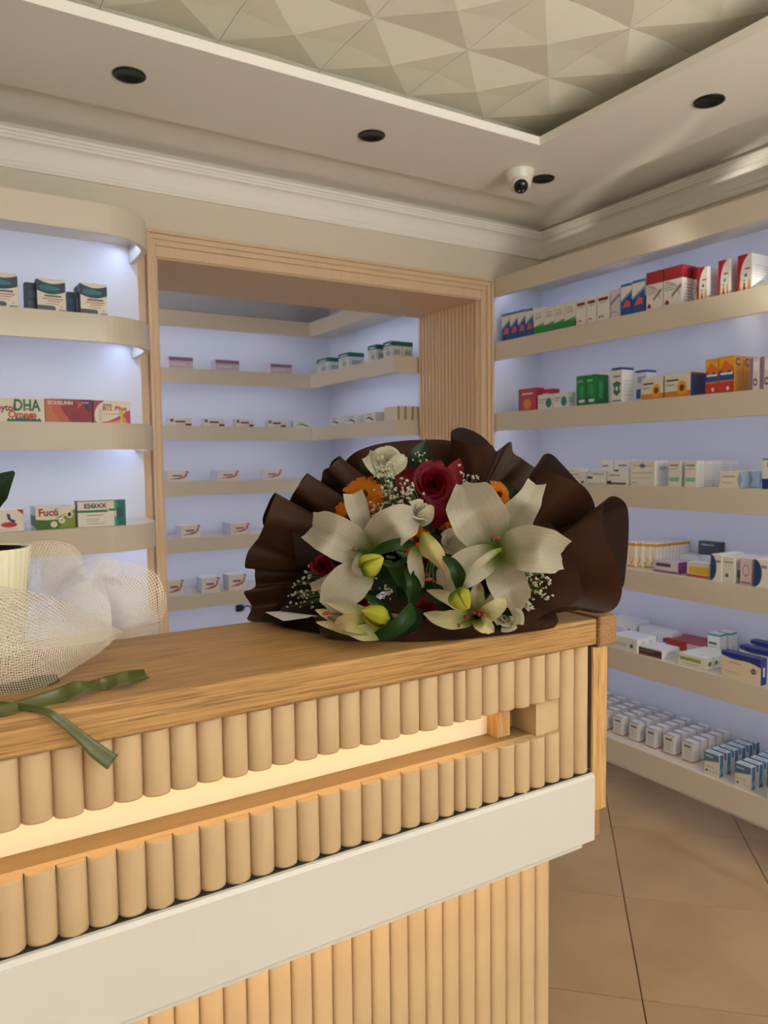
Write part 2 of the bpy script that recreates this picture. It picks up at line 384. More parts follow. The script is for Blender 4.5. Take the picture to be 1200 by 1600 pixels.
sshelf(.918, .094, 'top_board', .45)
for z in SZ: sshelf(z, .088, e=.45)

# ---------------------------------------------------------------- reception counter
YC = .80; TOP = zz(-.244)
ct = empty('reception_counter', (0, .95, 0)); tag(ct, 'fluted cream reception counter with an oak top, white band and glowing slot', 'counter')
co = Vector((0, .95, 0))
CL = -.9
def cpart(name, bm, m, **k): return obj(name, loc(bm, co), m, ct, **k)
cpart('oak_top', B(CL, .868, YC-.004, 1.078, TOP-.041, TOP, bev=.004), OAKX)
cpart('end_cap', B(.872, .911, YC-.006, 1.07, TOP-.046, TOP+.002, bev=.005), OAKE)
bm = B(.868, .873, YC+.004, 1.07, TOP-.040, TOP-.004); cpart('joint_gap', bm, DARKGAP)
cpart('end_board', B(.866, .898, YC+.002, 1.07, zz(-.551), TOP-.0465, bev=.002), OAKZ)
cpart('end_board', B(.863, .886, YC+.004, 1.05, zz(-.592), zz(-.5515), bev=.002), OAKE)
cpart('end_packer', B(.861, .866, YC+.006, 1.05, zz(-.48), TOP-.042), DARKGAP)
# flutes
NX = [.0701+.0299*i for i in range(-33, 18)]+[.6046, .6244]+[.6244+.0296*i for i in range(1, 9)]
NX = [x for x in NX if x > CL+.01]
fr = .0128
def flute(w, z0, z1, y=YC, r=fr):
    """half-round moulding, slightly worn at its cut ends"""
    bm = bmesh.new(); n = 12; pts = []
    for k in range(n+1):
        a = PI*k/n; pts.append((-math.cos(a)*(w/2-.0003), y+r*.95-r*.93*math.sin(a)**.95))
    rows = []
    for z, s in ((z0, .93), (z0+.0025, 1), ((z0+z1)/2, 1), (z1-.0025, 1), (z1, .95)):
        jig = random.uniform(-.0004, .0004)
        rows.append([bm.verts.new((x*s**.5, y+r*.95-(y+r*.95-yy)*s+jig, z)) for x, yy in pts])
    for a, b in zip(rows, rows[1:]):
        for k in range(n): bm.faces.new((a[k], a[k+1], b[k+1], b[k]))
    bm.faces.new(rows[0][::-1]); bm.faces.new(rows[-1])
    bmesh.ops.recalc_face_normals(bm, faces=bm.faces)
    return bm
U0, U1 = zz(-.358), TOP-.042; L0, L1_ = zz(-.484), zz(-.409)
cache = {}
def put(key, maker, x):
    if key not in cache:
        o = obj('flute', maker(), FLUTE, ct, smooth=False); cache[key] = o.data
        for p in o.data.polygons: p.use_smooth = len(p.vertices) == 4
    else: o = bpy.data.objects.new('flute', cache[key]); link(o); o.parent = ct
    o.location = (x-co.x, -co.y, 0); return o
for i, (a, b) in enumerate(zip(NX, NX[1:])):
    wd = round(b-a, 4); v = i % 3; c = (a+b)/2
    if c > .79: put(('f', wd), lambda: flute(wd, L0, U1), c)
    else:
        put(('u', wd, v), lambda: flute(wd, U0+.0006*(v-1), U1), c)
        put(('l', wd, v), lambda: flute(wd, L0+.001*(v-1), L1_+.0005*(v-1)), c)
by = YC+fr*.95
bm = B(CL, .861, by, by+.010, U0, U1); box(bm, CL, .861, by, by+.010, L0-.01, L1_); box(bm, .80, .861, by, by+.0101, L0, U1)
cpart('flute_backing', bm, FLUTE)
cpart('slot_shelf', B(CL, .80, by, .862, L1_-.012, L1_-.0004), mat('slot_ply', (146, 122, 88), .6, noise=.15, nscale=20, stretch=(1, 8, 8)))
cpart('slot_back', B(CL, .703, .858, .866, L1_, U1), mat('slot_panel', (250, 238, 212), .5, noise=.03, nscale=20))
cpart('slot_block', B(.703, .728, .835, .866, L1_, U1), OAKZ)
cpart('slot_end', B(.757, .815, by-.0015, .87, L1_, U0), FLUTE)
cpart('slot_brace', B(.728, .757, .862, .875, L1_, U1), OAKX)
o = cpart('led_strip', B(CL, .70, by+.012, by+.018, U0+.016, U0+.022), LEDY)
area('slot_led', (-.1, by+.0215, U0+.018), 1.6, .006, 0.20, (1, .74, .40), (1.42, 0, 0)).data.spread = 1.5
# white band
def band():
    bm = bmesh.new(); z0, z1 = zz(-.596), zz(-.485)
    prof = [(YC+.012, z0), (YC+.012, z0+.004), (YC-.004, z0+.004), (YC-.006, z0+.006), (YC-.006, z1-.006), (YC-.003, z1-.001), (YC+.002, z1), (YC+.04, z1), (YC+.04, z0)]
    prism(bm, prof, CL, .8635, axis=0); return bm
b_ = cpart('white_band', band(), WHITEP)
cpart('band_underlip', B(CL, .845, YC+.002, YC+.05, zz(-.601), zz(-.5925)), WHITEP)
cpart('dark_joint', B(CL, .862, YC+.001, YC+.03, zz(-.4852), zz(-.4836)), DARKGAP)
# lower part
YL = .90
NL = [.877-.0318*i for i in range(0, 56)]
for i, (b, a) in enumerate(zip(NL, NL[1:])):
    if a < CL: break
    put(('low', i % 3), lambda: flute(.0318, .0, zz(-.597), y=YL, r=.010), (a+b)/2)
cpart('core', B(CL, .875, YL+.0098, 1.03, 0.001, zz(-.50)), FLUTE)
cpart('core', B(CL, .86, .868, 1.05, zz(-.50), TOP-.042), mat('carcass', (150, 110, 70), .6))
cpart('band_floor', B(CL, .86, YC+.04, .868, zz(-.54), zz(-.50)), WHITEP)
cpart('led_strip', B(CL, .85, YC+.062, YC+.070, zz(-.546), zz(-.540)), LEDY)
area('plinth_led', (-.02, YC+.064, zz(-.549)), 1.75, .008, 1.5, (1, .72, .42), (.42, 0, 0))

# ---------------------------------------------------------------- ceiling fittings
def downlight(p, lab):
    t = empty('downlight', (p[0], p[1], CZ)); tag(t, lab, 'ceiling light', 'black recessed downlights in the ceiling border')
    bm = lathe(bmesh.new(), [(.048, -.0005), (.048, -.004), (.044, -.006), (.038, -.004), (.034, .0), (.022, .016), (.0205, .016)], n=40)
    obj('bezel', bm, BLACK, t, smooth=True)
    bm = lathe(bmesh.new(), [(.0, .012), (.014, .013), (.0205, .0155)], n=24); obj('lamp', bm, mat('lamp_glass', (60, 60, 62), .2), t, smooth=True)
downlight((.586, 2.372), 'black downlight at the left end, above the rounded shelves')
downlight((1.425, 2.372), 'black downlight in the middle of the ceiling border above the doorway')
downlight((2.250, 2.376), 'black downlight right beside the white security camera')
downlight((2.241, 1.598), 'black downlight over the right-hand shelves, nearest the viewer')
t = empty('security_camera', (2.165, 2.478, CZ)); t = t
cc = onZ(812, 268, CZ); t.location = (cc.x, cc.y, CZ); tag(t, 'white dome security camera with a black lens under the ceiling corner', 'camera')
base = lathe(bmesh.new(), [(.060, 0), (.060, -.006), (.056, -.014), (.052, -.03), (.043, -.058), (.034, -.072), (.0, -.078)], n=36)
obj('base', base, CAMW, t, smooth=True)
ax = Vector((-.44, -.62, -.62)).normalized(); q = Vector((0, 0, 1)).rotation_difference(ax).to_matrix().to_4x4()
cb = Vector((-.014, -.02, -.058))
obj('ball', lathe(bmesh.new(), [(.012, -.034), (.026, -.026), (.034, -.012), (.036, 0), (.034, .014), (.030, .022), (.028, .024)], cb, 32, q), CAMW, t, smooth=True)
eye = obj('lens_cover', lathe(bmesh.new(), [(.0285, .018), (.0285, .026), (.022, .033), (.012, .037), (0, .0385)], cb, 32, q), LENS, t, smooth=True)
bm = bmesh.new()
for s in (-1, 1): bmesh.ops.create_icosphere(bm, subdivisions=2, radius=.0035, matrix=Matrix.Translation(cb+ax*.034+Vector((.006*s, -.005*s, -.014))))
obj('sensor', bm, mat('sensor', (150, 150, 150), .3), t, smooth=True)
# ---------------------------------------------------------------- cartons
def pm(rgb): return mat('print_%d_%d_%d' % rgb, rgb, .42)
STY = {}
def style(name, base, front=(), right=(), left=(), top=(), text=(), rtext=()):
    """unit carton (1 wide, 1 deep, 1 high, front at -y); prints are flat inked shapes on its faces: (outline in 0..1, colour)"""
    mats = [pm(base)]; idx = {base: 0}
    def mi(c):
        if c not in idx: idx[c] = len(mats); mats.append(pm(c))
        return idx[c]
    bm = bmesh.new(); box(bm, -.5, .5, -.5, .5, 0, 1)
    es = [e for e in bm.edges if abs(e.verts[0].co.z-e.verts[1].co.z) > .5]
    bmesh.ops.bevel(bm, geom=es, offset=.012, segments=1, affect='EDGES')
    # closing flap: a slightly raised lid panel with its tuck slit
    box(bm, -.488, .488, -.485, .47, .999, 1.004)
    e = .0035
    tf = {'f': lambda u, v, k: (u-.5, -.5-e*k, v), 'r': lambda u, v, k: (.5+e*k, u-.5, v), 'l': lambda u, v, k: (-.5-e*k, .5-u, v), 't': lambda u, v, k: (u-.5, v-.5, 1.004+e*k)}
    for key, lst in (('f', front), ('r', right), ('l', left), ('t', top)):
        for k, (poly, c) in enumerate(lst):
            if len(poly) == 4 and not isinstance(poly[0], (tuple, list)):
                a, b, c0, d = poly; poly = [(a, c0), (b, c0), (b, d), (a, d)]
            vs = [bm.verts.new(tf[key](u, v, 1+.5*k)) for u, v in poly]
            f = bm.faces.new(vs); f.material_index = mi(c)
    for key, lst in (('f', text), ('r', rtext)):
        for s, u0, u1, v0, v1, c in lst:
            vs, fs = text_mesh(s); m = mi(c)
            nv = [bm.verts.new(tf[key](u0+(u1-u0)*x, v0+(v1-v0)*y, 6)) for x, y in vs]
            for f in fs:
                try: q = bm.faces.new([nv[i] for i in f]); q.material_index = m
                except ValueError: pass
    me = bpy.data.meshes.new('medicine_box'); bm.to_mesh(me); bm.free()
    for m in mats: me.materials.append(m)
    STY[name] = me
def arc(cx, cy, rx, ry, a0, a1, n=14): return [(cx+rx*math.cos(math.radians(a0+(a1-a0)*k/n)), cy+ry*math.sin(math.radians(a0+(a1-a0)*k/n))) for k in range(n+1)]
def lines(u0, u1, vs, c, h=.02): return [((u0, u1-(i % 3)*.06*(u1-u0), v, v+h), c) for i, v in enumerate(vs)]
W = (236, 232, 226); NAVY = (28, 48, 92); TEAL = (20, 130, 130); GREY = (150, 148, 150); MAR = (120, 30, 44); RED = (172, 30, 44)
style('blue_wave', (30, 82, 160), [([(0, .5), (1, .78), (1, 1), (0, 1)], W), ((0, 1, .92, 1), (40, 120, 190)), ([(0, .42), (1, .7), (1, .76), (0, .5)], (120, 170, 220)), ([(.15, .26), (.5, .5), (.85, .42), (.85, .26)], (214, 96, 96))], right=[((0, 1, 0, .5), (36, 92, 170)), ((0, 1, .5, 1), W)])
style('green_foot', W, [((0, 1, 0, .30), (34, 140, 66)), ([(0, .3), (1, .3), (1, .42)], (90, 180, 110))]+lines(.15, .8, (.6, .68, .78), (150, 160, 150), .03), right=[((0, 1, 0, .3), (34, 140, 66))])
style('maroon_head', W, [((.1, .9, .78, .9), MAR), ((.2, .8, .70, .73), GREY), (arc(.35, .12, .22, .10, 0, 180), (170, 60, 60)), (arc(.35, .12, .12, .06, 0, 180), W)], right=[((.1, .9, .78, .9), (190, 160, 160))])
style('lilac_stripe', (214, 208, 220), [([(0, .45), (1, .75), (1, .85), (0, .55)], (130, 110, 150)), ((.1, .7, .2, .24), GREY)])
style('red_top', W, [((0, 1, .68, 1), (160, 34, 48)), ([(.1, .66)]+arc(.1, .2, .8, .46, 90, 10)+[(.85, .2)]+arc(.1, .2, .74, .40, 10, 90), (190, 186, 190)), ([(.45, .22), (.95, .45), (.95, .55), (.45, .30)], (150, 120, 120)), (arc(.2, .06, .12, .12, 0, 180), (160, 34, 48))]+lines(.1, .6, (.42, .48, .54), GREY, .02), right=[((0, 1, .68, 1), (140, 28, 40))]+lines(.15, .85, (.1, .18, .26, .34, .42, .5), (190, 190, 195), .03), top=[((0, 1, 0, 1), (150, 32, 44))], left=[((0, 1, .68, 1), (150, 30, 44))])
_kid = [((0, .62), (.0, 1), (.75, 1))]
style('kids_syrup', (176, 26, 46), [([(1, 0), (1, 1), (.75, 1)]+arc(1.0, .35, .78, .65, 110, 200)+[(.3, 0)], (240, 238, 232)), ((.52, .92, .58, .62), (190, 60, 60)), (arc(.62, .42, .10, .05, 0, 360), (30, 140, 150)), ([(.15, .02), (.3, .02), (.26, .26), (.2, .26)], (232, 186, 50)), ([(.42, .02), (.62, .02), (.56, .22), (.5, .22)], (190, 40, 40)), ([(.78, .02), (.98, .02), (.94, .3), (.86, .3)], (236, 176, 40)), (arc(.24, .32, .06, .035, 0, 360), (200, 150, 110)), (arc(.53, .28, .06, .035, 0, 360), (200, 150, 110))], right=[((0, 1, 0, 1), (232, 230, 228))]+lines(.15, .9, (.2, .28, .36, .44, .52, .6, .68), (205, 204, 206), .025), top=[((0, 1, 0, 1), W)])
style('pink_floral', (196, 58, 84), [(arc(.5, .3, .22, .24, 0, 360), (224, 140, 70)), ((.2, .8, .72, .8), (240, 200, 210)), ((0, .12, 0, 1), (90, 90, 70))], right=[((0, 1, 0, 1), (170, 44, 70))], left=[((0, 1, 0, 1), (96, 84, 70))])
style('teal_disc', W, [(arc(.74, .42, .2, .34, 0, 360), TEAL), ((.1, .5, .62, .7), GREY), ((.1, .4, .45, .5), GREY)], right=[((0, 1, 0, 1), (222, 226, 226)), ((.1, .7, .3, .7), (180, 210, 206))])
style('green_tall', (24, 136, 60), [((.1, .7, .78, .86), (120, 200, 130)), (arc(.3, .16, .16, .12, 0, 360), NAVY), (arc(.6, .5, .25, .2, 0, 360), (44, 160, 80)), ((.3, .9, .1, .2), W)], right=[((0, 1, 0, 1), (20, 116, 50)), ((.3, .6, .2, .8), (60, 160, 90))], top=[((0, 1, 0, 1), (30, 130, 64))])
style('leaf_tall', W, [((0, 1, .93, 1), (36, 70, 120)), ([(.5, .18), (.85, .3), (.75, .42), (.9, .55), (.5, .62), (.1, .55), (.25, .42), (.15, .3)], (50, 120, 110)), (arc(.5, .4, .12, .07, 0, 360), W), ((.2, .8, .72, .78), GREY), ((.1, .9, .03, .08), GREY)], right=[((0, 1, .93, 1), (36, 70, 120))]+lines(.1, .9, (.2, .3, .4, .5, .6), (200, 205, 210), .03))
style('blue_tall', (214, 218, 228), [((0, 1, .93, 1), (36, 66, 130)), ((.2, .9, .6, .8), (150, 170, 210)), ((.1, .5, .1, .4), (60, 90, 150))], right=[((0, 1, .93, 1), (36, 66, 130))])
style('sunflower', (232, 226, 210), [((0, 1, 0, .26), (214, 130, 40)), (arc(.68, .38, .2, .30, 0, 360), (226, 168, 40)), (arc(.68, .38, .10, .15, 0, 360), (130, 40, 30)), ((.08, .55, .68, .76), (70, 70, 70)), ((.08, .4, .5, .55), GREY)], right=[((0, 1, 0, 1), (46, 66, 120)), ((0, 1, .92, 1), (170, 60, 50))], top=[((0, 1, 0, 1), (206, 200, 190))])
style('orange_c', (222, 112, 30), [([(0, .62), (.4, .9), (1, .7), (1, 1), (0, 1)], (232, 170, 40)), ([(0, .35)]+[(.1*k, .58+.06*math.sin(k*1.2)) for k in range(11)]+[(1, .35)], (34, 80, 150)), ((.1, .9, .5, .56), W), ((0, 1, 0, .3), (196, 60, 36)), (arc(.6, .12, .1, .06, 0, 360), W)], right=[((0, 1, 0, 1), (216, 150, 34)), ((.1, .9, .02, .6), (196, 132, 30))], rtext=[('C', .1, .6, .74, .95, (40, 60, 130))], top=[((0, 1, 0, 1), (222, 160, 40))])
style('purple_star', (226, 218, 226), [((0, .3, .0, 1), (150, 120, 150)), (arc(.55, .25, .22, .13, 0, 360), (130, 90, 120)), (arc(.55, .25, .1, .06, 0, 360), W), ((.35, .9, .6, .9), (240, 236, 240))], right=[((0, 1, 0, 1), (200, 180, 200))])
style('plain_dot', W, [((.72, .92, .06, .22), (130, 40, 70)), ((.1, .6, .72, .8), (150, 140, 140)), ((.1, .75, .5, .54), GREY)], right=[((.2, .8, .3, .6), (200, 200, 205))], left=[((0, 1, 0, 1), (214, 214, 218))])
style('plain_green', W, [((.02, .3, .42, .6), (40, 80, 70)), ((.3, .9, .74, .82), (150, 150, 150)), ((.05, .95, .04, .12), (190, 190, 196))], right=[((.2, .8, .3, .6), (200, 200, 205))])
style('plain_navy', W, [((.1, .9, .04, .18), (50, 70, 110)), ((.1, .6, .7, .8), (160, 150, 140)), ((.0, .2, .04, .3), (40, 44, 50))], right=[((.2, .8, .3, .6), (200, 200, 205))])
style('big_white', (234, 228, 216), [([(.35, .8), (.5, .9), (.65, .8), (.5, .7)], (80, 96, 150)), ((.05, .95, .5, .52), (150, 160, 170)), ((.1, .8, .3, .33), (200, 196, 190)), ((.15, .85, .8, .82), (130, 130, 140)), ((.06, .3, .1, .13), GREY)], right=[((.1, .7, .2, .9), (214, 214, 218)), (arc(.4, .7, .2, .1, 0, 360), (170, 170, 176))])
style('mint_band', (230, 226, 216), [((.1, .9, .2, .36), (130, 196, 176)), ((.15, .85, .8, .86), (150, 110, 100)), ((.15, .8, .68, .7), GREY)], right=lines(.1, .9, (.1, .2, .3, .4, .5, .6, .7, .8), (196, 204, 216), .035))
style('hourglass', (232, 226, 210), [((.15, .8, .66, .72), (120, 120, 116)), ((.15, .7, .3, .34), (200, 120, 100)), ([(0, .0), (.1, .5), (0, 1)], (190, 206, 220)), ([(1, 0), (.9, .5), (1, 1)], (150, 180, 204))], right=[((0, 1, 0, 1), (176, 194, 212)), ([(0, 0), (.3, .5), (0, 1)], (120, 150, 180))])
style('navy_foot', W, [((0, 1, 0, .34), (24, 52, 116)), ((0, 1, .95, 1), (60, 120, 180)), ((.3, 1, .72, .86), (120, 120, 124))], right=[((0, 1, 0, .34), (24, 52, 116))])
style('orange_row', (236, 230, 216), [((0, 1, .84, .95), (224, 160, 40)), (arc(.5, .3, .26, .18, 0, 360), (220, 132, 70)), ((.35, .65, .2, .7), (240, 220, 180)), ((0, 1, 0, .08), (226, 170, 60))], right=[((0, 1, .84, .95), (212, 150, 40)), ((.3, .7, .1, .8), (222, 214, 206))])
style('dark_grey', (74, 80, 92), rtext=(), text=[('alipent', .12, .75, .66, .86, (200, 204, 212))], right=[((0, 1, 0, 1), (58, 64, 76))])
style('white_blue_mark', (226, 228, 234), [((.2, .75, .3, .5), (110, 124, 160))], right=[((.2, .8, .4, .6), (190, 190, 200))])
style('purple_end', (216, 206, 214), [((.1, .7, .5, .8), (90, 60, 90)), ((0, 1, 0, .16), (150, 90, 140))], right=[((0, 1, 0, 1), (126, 54, 116))], top=[((0, 1, 0, 1), (200, 190, 204))])
style('yellow_panel', (226, 222, 214), [((.1, 1, .2, .72), (226, 190, 50)), ((0, 1, 0, .16), (204, 100, 60))], right=[((0, 1, 0, 1), (214, 206, 190))])
style('navy_wave', W, [([(0, 1)]+arc(.0, .5, .55, .5, 90, -90), (40, 66, 110)), ((.5, .9, .7, .8), GREY)], right=[((0, 1, 0, 1), (222, 220, 214)), ((.2, .7, .3, .36), GREY)])
style('teal_dot', (228, 224, 212), [(arc(.4, .28, .14, .08, 0, 360), (60, 120, 130)), ((.15, .85, .78, .84), GREY)], right=[((.3, .7, .2, .5), (100, 150, 160))])
style('pink_wave', (226, 208, 216), [(arc(.5, .55, .3, .25, 0, 360), (206, 160, 180)), ((.1, .9, .04, .12), (170, 110, 140)), (arc(.5, .55, .2, .16, 0, 360), (230, 212, 220))], right=[((0, 1, 0, 1), (200, 196, 206))])
style('flat_white', (228, 228, 228), [((.1, .6, .3, .6), (200, 204, 210)), ((.75, .85, .3, .6), (70, 80, 130))], right=[((.2, .4, .2, .8), (200, 200, 204)), ((.6, .8, .2, .8), (206, 206, 210))], top=[((.1, .9, .1, .9), (222, 224, 226))])
style('brown_front', (224, 222, 222), [((0, 1, .12, .86), (84, 52, 56)), ((0, 1, 0, .12), (170, 90, 70)), ((.1, .7, .5, .62), (150, 120, 124))], right=[((.3, .8, .3, .7), (190, 190, 196))])
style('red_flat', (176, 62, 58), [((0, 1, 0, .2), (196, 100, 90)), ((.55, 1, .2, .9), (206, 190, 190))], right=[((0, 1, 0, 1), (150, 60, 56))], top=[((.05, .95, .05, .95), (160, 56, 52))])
style('lime_band', (228, 228, 220), [((.05, .8, .45, .75), (150, 176, 40)), ((.1, .7, .2, .26), GREY)], right=[(arc(.5, .5, .3, .2, 0, 360), (110, 140, 60))])
style('teal_rim', (230, 228, 222), [((0, 1, .93, 1), (50, 150, 150)), ((.1, .8, .6, .68), (80, 80, 90)), ((.1, .7, .5, .53), GREY)], right=[((0, 1, .93, 1), (50, 150, 150)), ((.2, .8, .1, .5), (206, 208, 210))])
style('navy_crest', (230, 214, 188), [([(0, .86)]+[(k/10, .86-.22*(k/10)**1.3-.05*math.sin(k*.62)) for k in range(11)]+[(1, 1), (0, 1)], (36, 52, 130)), ((.2, .5, .60, .63), (190, 130, 110)), (arc(.82, .46, .07, .11, 0, 360), (60, 60, 110)), (arc(.82, .46, .045, .07, 0, 360), (230, 214, 188)), ((.80, .84, .36, .56), (60, 60, 110)), ((.08, .4, .25, .28), (200, 180, 160)), ((.08, .5, .18, .2), (200, 180, 160))], right=[((0, 1, 0, 1), (34, 50, 124)), ((.35, .65, .3, .65), (210, 210, 216))], top=[((0, 1, 0, 1), (30, 44, 120))])
style('red_base', (222, 218, 214), [((0, 1, 0, .05), (190, 70, 70)), ((.2, .8, .74, .84), (90, 84, 90))]+lines(.2, .75, (.2, .28, .36, .44, .52, .6), (180, 176, 176), .025), right=[((0, 1, 0, .05), (190, 70, 70)), ((.3, .7, .2, .6), (206, 204, 204))], top=[((0, 1, 0, .2), (110, 106, 112))])
style('sea_blue', (224, 216, 200), [((0, 1, .56, 1), (84, 120, 146)), ([(0, .56), (1, .7), (1, .56)], (224, 216, 200)), ((.08, .6, .8, .88), (170, 200, 210)), ((.08, .7, .34, .38), (190, 170, 150)), (arc(.18, .18, .07, .06, 0, 360), (40, 60, 80)), ((.35, .9, .15, .2), (200, 186, 170))], right=[((0, 1, 0, 1), (64, 104, 148)), ((0, .15, 0, 1), (214, 220, 226)), ((.85, 1, 0, 1), (214, 220, 226)), ([(.15, .3), (.85, .5), (.85, .2), (.15, .1)], (110, 150, 184))], top=[((.0, 1, .0, .9), (208, 216, 222)), ((.15, .85, .25, .55), (110, 150, 170))])
# left unit prints
style('teal_header', (232, 224, 210), [([(0, .94)]+[(k/12, .99-.10*math.sin(PI*k/12)*1.0-.04*(k/12)) for k in range(13)]+[(1, .62)]+[(1-k/12, .64-.10*math.sin(PI*(1-k/12))) for k in range(13)], (22, 54, 78)), (arc(.35, .74, .28, .10, 0, 360), (36, 106, 130)), (arc(.62, .72, .2, .06, 0, 360), (30, 120, 130)), ((.25, .85, .46, .51), (60, 70, 84)), ((.18, .9, .38, .41), (190, 90, 80)), ((.35, .8, .31, .335), (190, 90, 80)), ((.3, .75, .235, .25), (120, 120, 126)), ([(0, .0), (.6, 0)]+arc(.52, .1, .12, .08, -60, 90)+[(0, .18)], (64, 86, 100)), ((.72, .98, 0, .07), (74, 88, 98)), (arc(.84, .15, .05, .05, 0, 360), (200, 200, 190))], left=[((0, 1, 0, 1), (44, 62, 88)), ((.2, .8, .3, .7), (54, 76, 104))], top=[((0, 1, 0, 1), (210, 206, 200))])
style('dark_behind', (30, 46, 72), [((.2, .8, .1, .4), (60, 76, 100)), (arc(.5, .6, .3, .14, 0, 360), (34, 80, 110))], left=[((.1, .9, .1, .9), (46, 64, 90))])
G1 = (18, 116, 92); O1 = (200, 84, 48)
style('dha', (234, 226, 206), [([(.44, .0)]+[(.44+.5*k/18, .04+(.26 if k % 2 else .08)*(1 if 4 < k < 15 else .5)) for k in range(19)]+[(.96, 0)], (20, 104, 84)), (arc(.80, .22, .04, .09, 0, 360), (130, 120, 110)), (arc(.3, .86, .04, .03, 0, 360), (214, 120, 80)), ([(.72, .5), (.82, .53), (.8, .6), (.72, .56)], (200, 110, 70)), (arc(.1, .16, .07, .04, 0, 360), (220, 130, 90))],
      text=[('Babytol', .17, .56, .36, .74, (140, 34, 50)), ('DHA', .55, .94, .46, .97, G1), ('Omega', .46, .88, .08, .46, O1)], left=[((0, 1, 0, 1), (220, 212, 196))])
style('bomelinn', (150, 44, 60), [([(0, 0), (.55, 0), (.35, .5), (.3, 1), (0, 1)], (196, 96, 72)), ([(.0, .0), (.3, 0), (.15, .5), (.12, 1), (0, 1)], (206, 120, 84)), ([(.62, .98), (.72, .78), (.66, .6), (.78, .76)], (226, 110, 60)), ([(.78, 1), (1, 1), (1, .45), (.86, .55)], (96, 40, 84))]+[((.46+.045*a+.02*(b % 2), .475+.045*a+.02*(b % 2), .04+.08*b, .09+.08*b), (110, 24, 40)) for b in range(5) for a in range(b // 2, 7)], text=[('BOMELINN', .06, .58, .76, .92, (240, 214, 214)), ('tecnilor', .76, .94, .84, .90, (236, 220, 224))], left=[((0, 1, 0, 1), (50, 36, 44))], right=[((0, 1, 0, 1), (60, 44, 70))])
style('b12', (236, 226, 212), [([(0, 0), (.10, 0)]+arc(.35, .3, .33, .66, 200, 110)+[(.3, 1), (0, 1)], (170, 40, 90)), ([(.15, .0)]+[(.25+.6*k/10, .05+.45*(k/10)**1.6) for k in range(11)]+[(1, .6), (1, 0)], (200, 60, 120)), ([(.30, .0)]+[(.35+.5*k/10, .02+.26*(k/10)**1.5) for k in range(11)]+[(.9, 0)], (226, 150, 80)), ([(.72, 0), (.78, 0), (.80, .4), (.86, .42), (.76, .62), (.66, .42), (.73, .4)], (214, 200, 60)), ((.13, .22, .08, .62), (214, 206, 204)), ((.26, .5, .78, .83), (110, 90, 90)), ((.26, .75, .38, .41), (200, 170, 160))],
      text=[('B12', .25, .50, .56, .76, (200, 40, 60)), ('Plus', .58, .90, .56, .76, (200, 70, 60))], right=[((0, 1, 0, 1), (190, 80, 110))])
style('fucu', (238, 230, 214), [([(0, 0), (0, .50)]+[(k/12, .46-.05*math.sin(PI*min(1, k/7))+.42*max(0, (k-4)/8)**1.4) for k in range(13)]+[(1, 0)], (128, 150, 50)), ([(0, 0), (0, .44)]+[(k/12*.7, .42-.06*k/12) for k in range(13)]+[(.55, 0)], (60, 110, 40)), ([(.0, .50), (.35, .46), (.6, .50), (.95, .86), (.95, .82), (.62, .44), (.35, .42), (0, .46)], (230, 226, 200)), (arc(.45, .20, .085, .14, 0, 360), (236, 232, 214)), (arc(.65, .36, .085, .14, 0, 360), (236, 232, 214)), (arc(.85, .62, .09, .16, 0, 360), (240, 236, 220)), (arc(.85, .62, .05, .10, 0, 360), (50, 60, 40)), ([(.42, .12), (.50, .26), (.46, .16)], (90, 120, 60)), ([(.62, .30), (.70, .42), (.64, .40)], (90, 120, 60))], text=[('Fucú', .08, .56, .58, .92, (150, 40, 40))], left=[((0, 1, .1, .6), (40, 90, 60)), ((0, 1, .6, 1), (216, 220, 224))], top=[((0, 1, 0, 1), (222, 226, 232))])
style('esoxx', (236, 230, 218), [((0, .62, .54, .63), (30, 130, 90)), ((.64, .80, .58, .66), (30, 130, 90)), ((.80, 1, .0, 1), (20, 110, 110)), ([(.76, 1)]+[(.80+.04*math.sin(k*.9), 1-k*.1) for k in range(11)]+[(.76, 0)], (60, 150, 130)), ((.18, .52, .42, .445), (150, 110, 100)), ((.18, .45, .28, .30), (170, 160, 150)), ((.18, .42, .2, .22), (170, 160, 150)), ((.18, .55, .1, .12), (170, 130, 120)), ((.57, .575, .03, .97), (200, 170, 150)), ((0, 1, .97, 1), (30, 100, 110)), ((.3, .36, .76, .8), (40, 46, 60)), (arc(.88, .5, .07, .2, 0, 360), (16, 84, 92))], text=[('ESOXX', .14, .60, .70, .88, (36, 44, 58))], left=[((0, 1, 0, 1), (40, 84, 110))])
style('stomach', (240, 230, 222), [([(.86, 1), (1, 1), (1, .75)], (196, 70, 60)), (arc(.70, .30, .17, .13, 0, 360), (196, 56, 50)), ([(.66, .82), (.72, .80), (.74, .58), (.84, .48), (.80, .36), (.70, .5), (.67, .62)], (40, 70, 120)), ([(.0, .42), (.35, .52), (.5, .62), (.3, .46)], (90, 140, 110)), ((.5, .9, .08, .1), (170, 150, 150))], text=[('acid', .1, .5, .6, .78, (60, 60, 66))], right=[((0, 1, 0, 1), (216, 210, 210))])
style('flat_lilac', (206, 190, 200), [((0, 1, .68, 1), (150, 110, 140)), ((.1, .7, .3, .45), (226, 216, 220))], top=[((0, 1, 0, 1), (160, 124, 150))])
style('teal_cap', (216, 218, 214), [((0, 1, .72, 1), (26, 110, 106)), ((.2, .8, .78, .88), (200, 226, 220)), (arc(.6, .28, .25, .18, 0, 360), (170, 172, 170)), ((.1, .7, .55, .6), (150, 150, 150))], right=[((0, 1, .72, 1), (22, 96, 94)), ((.2, .8, .2, .5), (170, 170, 168))], left=[((0, 1, .72, 1), (22, 96, 94))], top=[((0, 1, 0, 1), (26, 110, 106))])
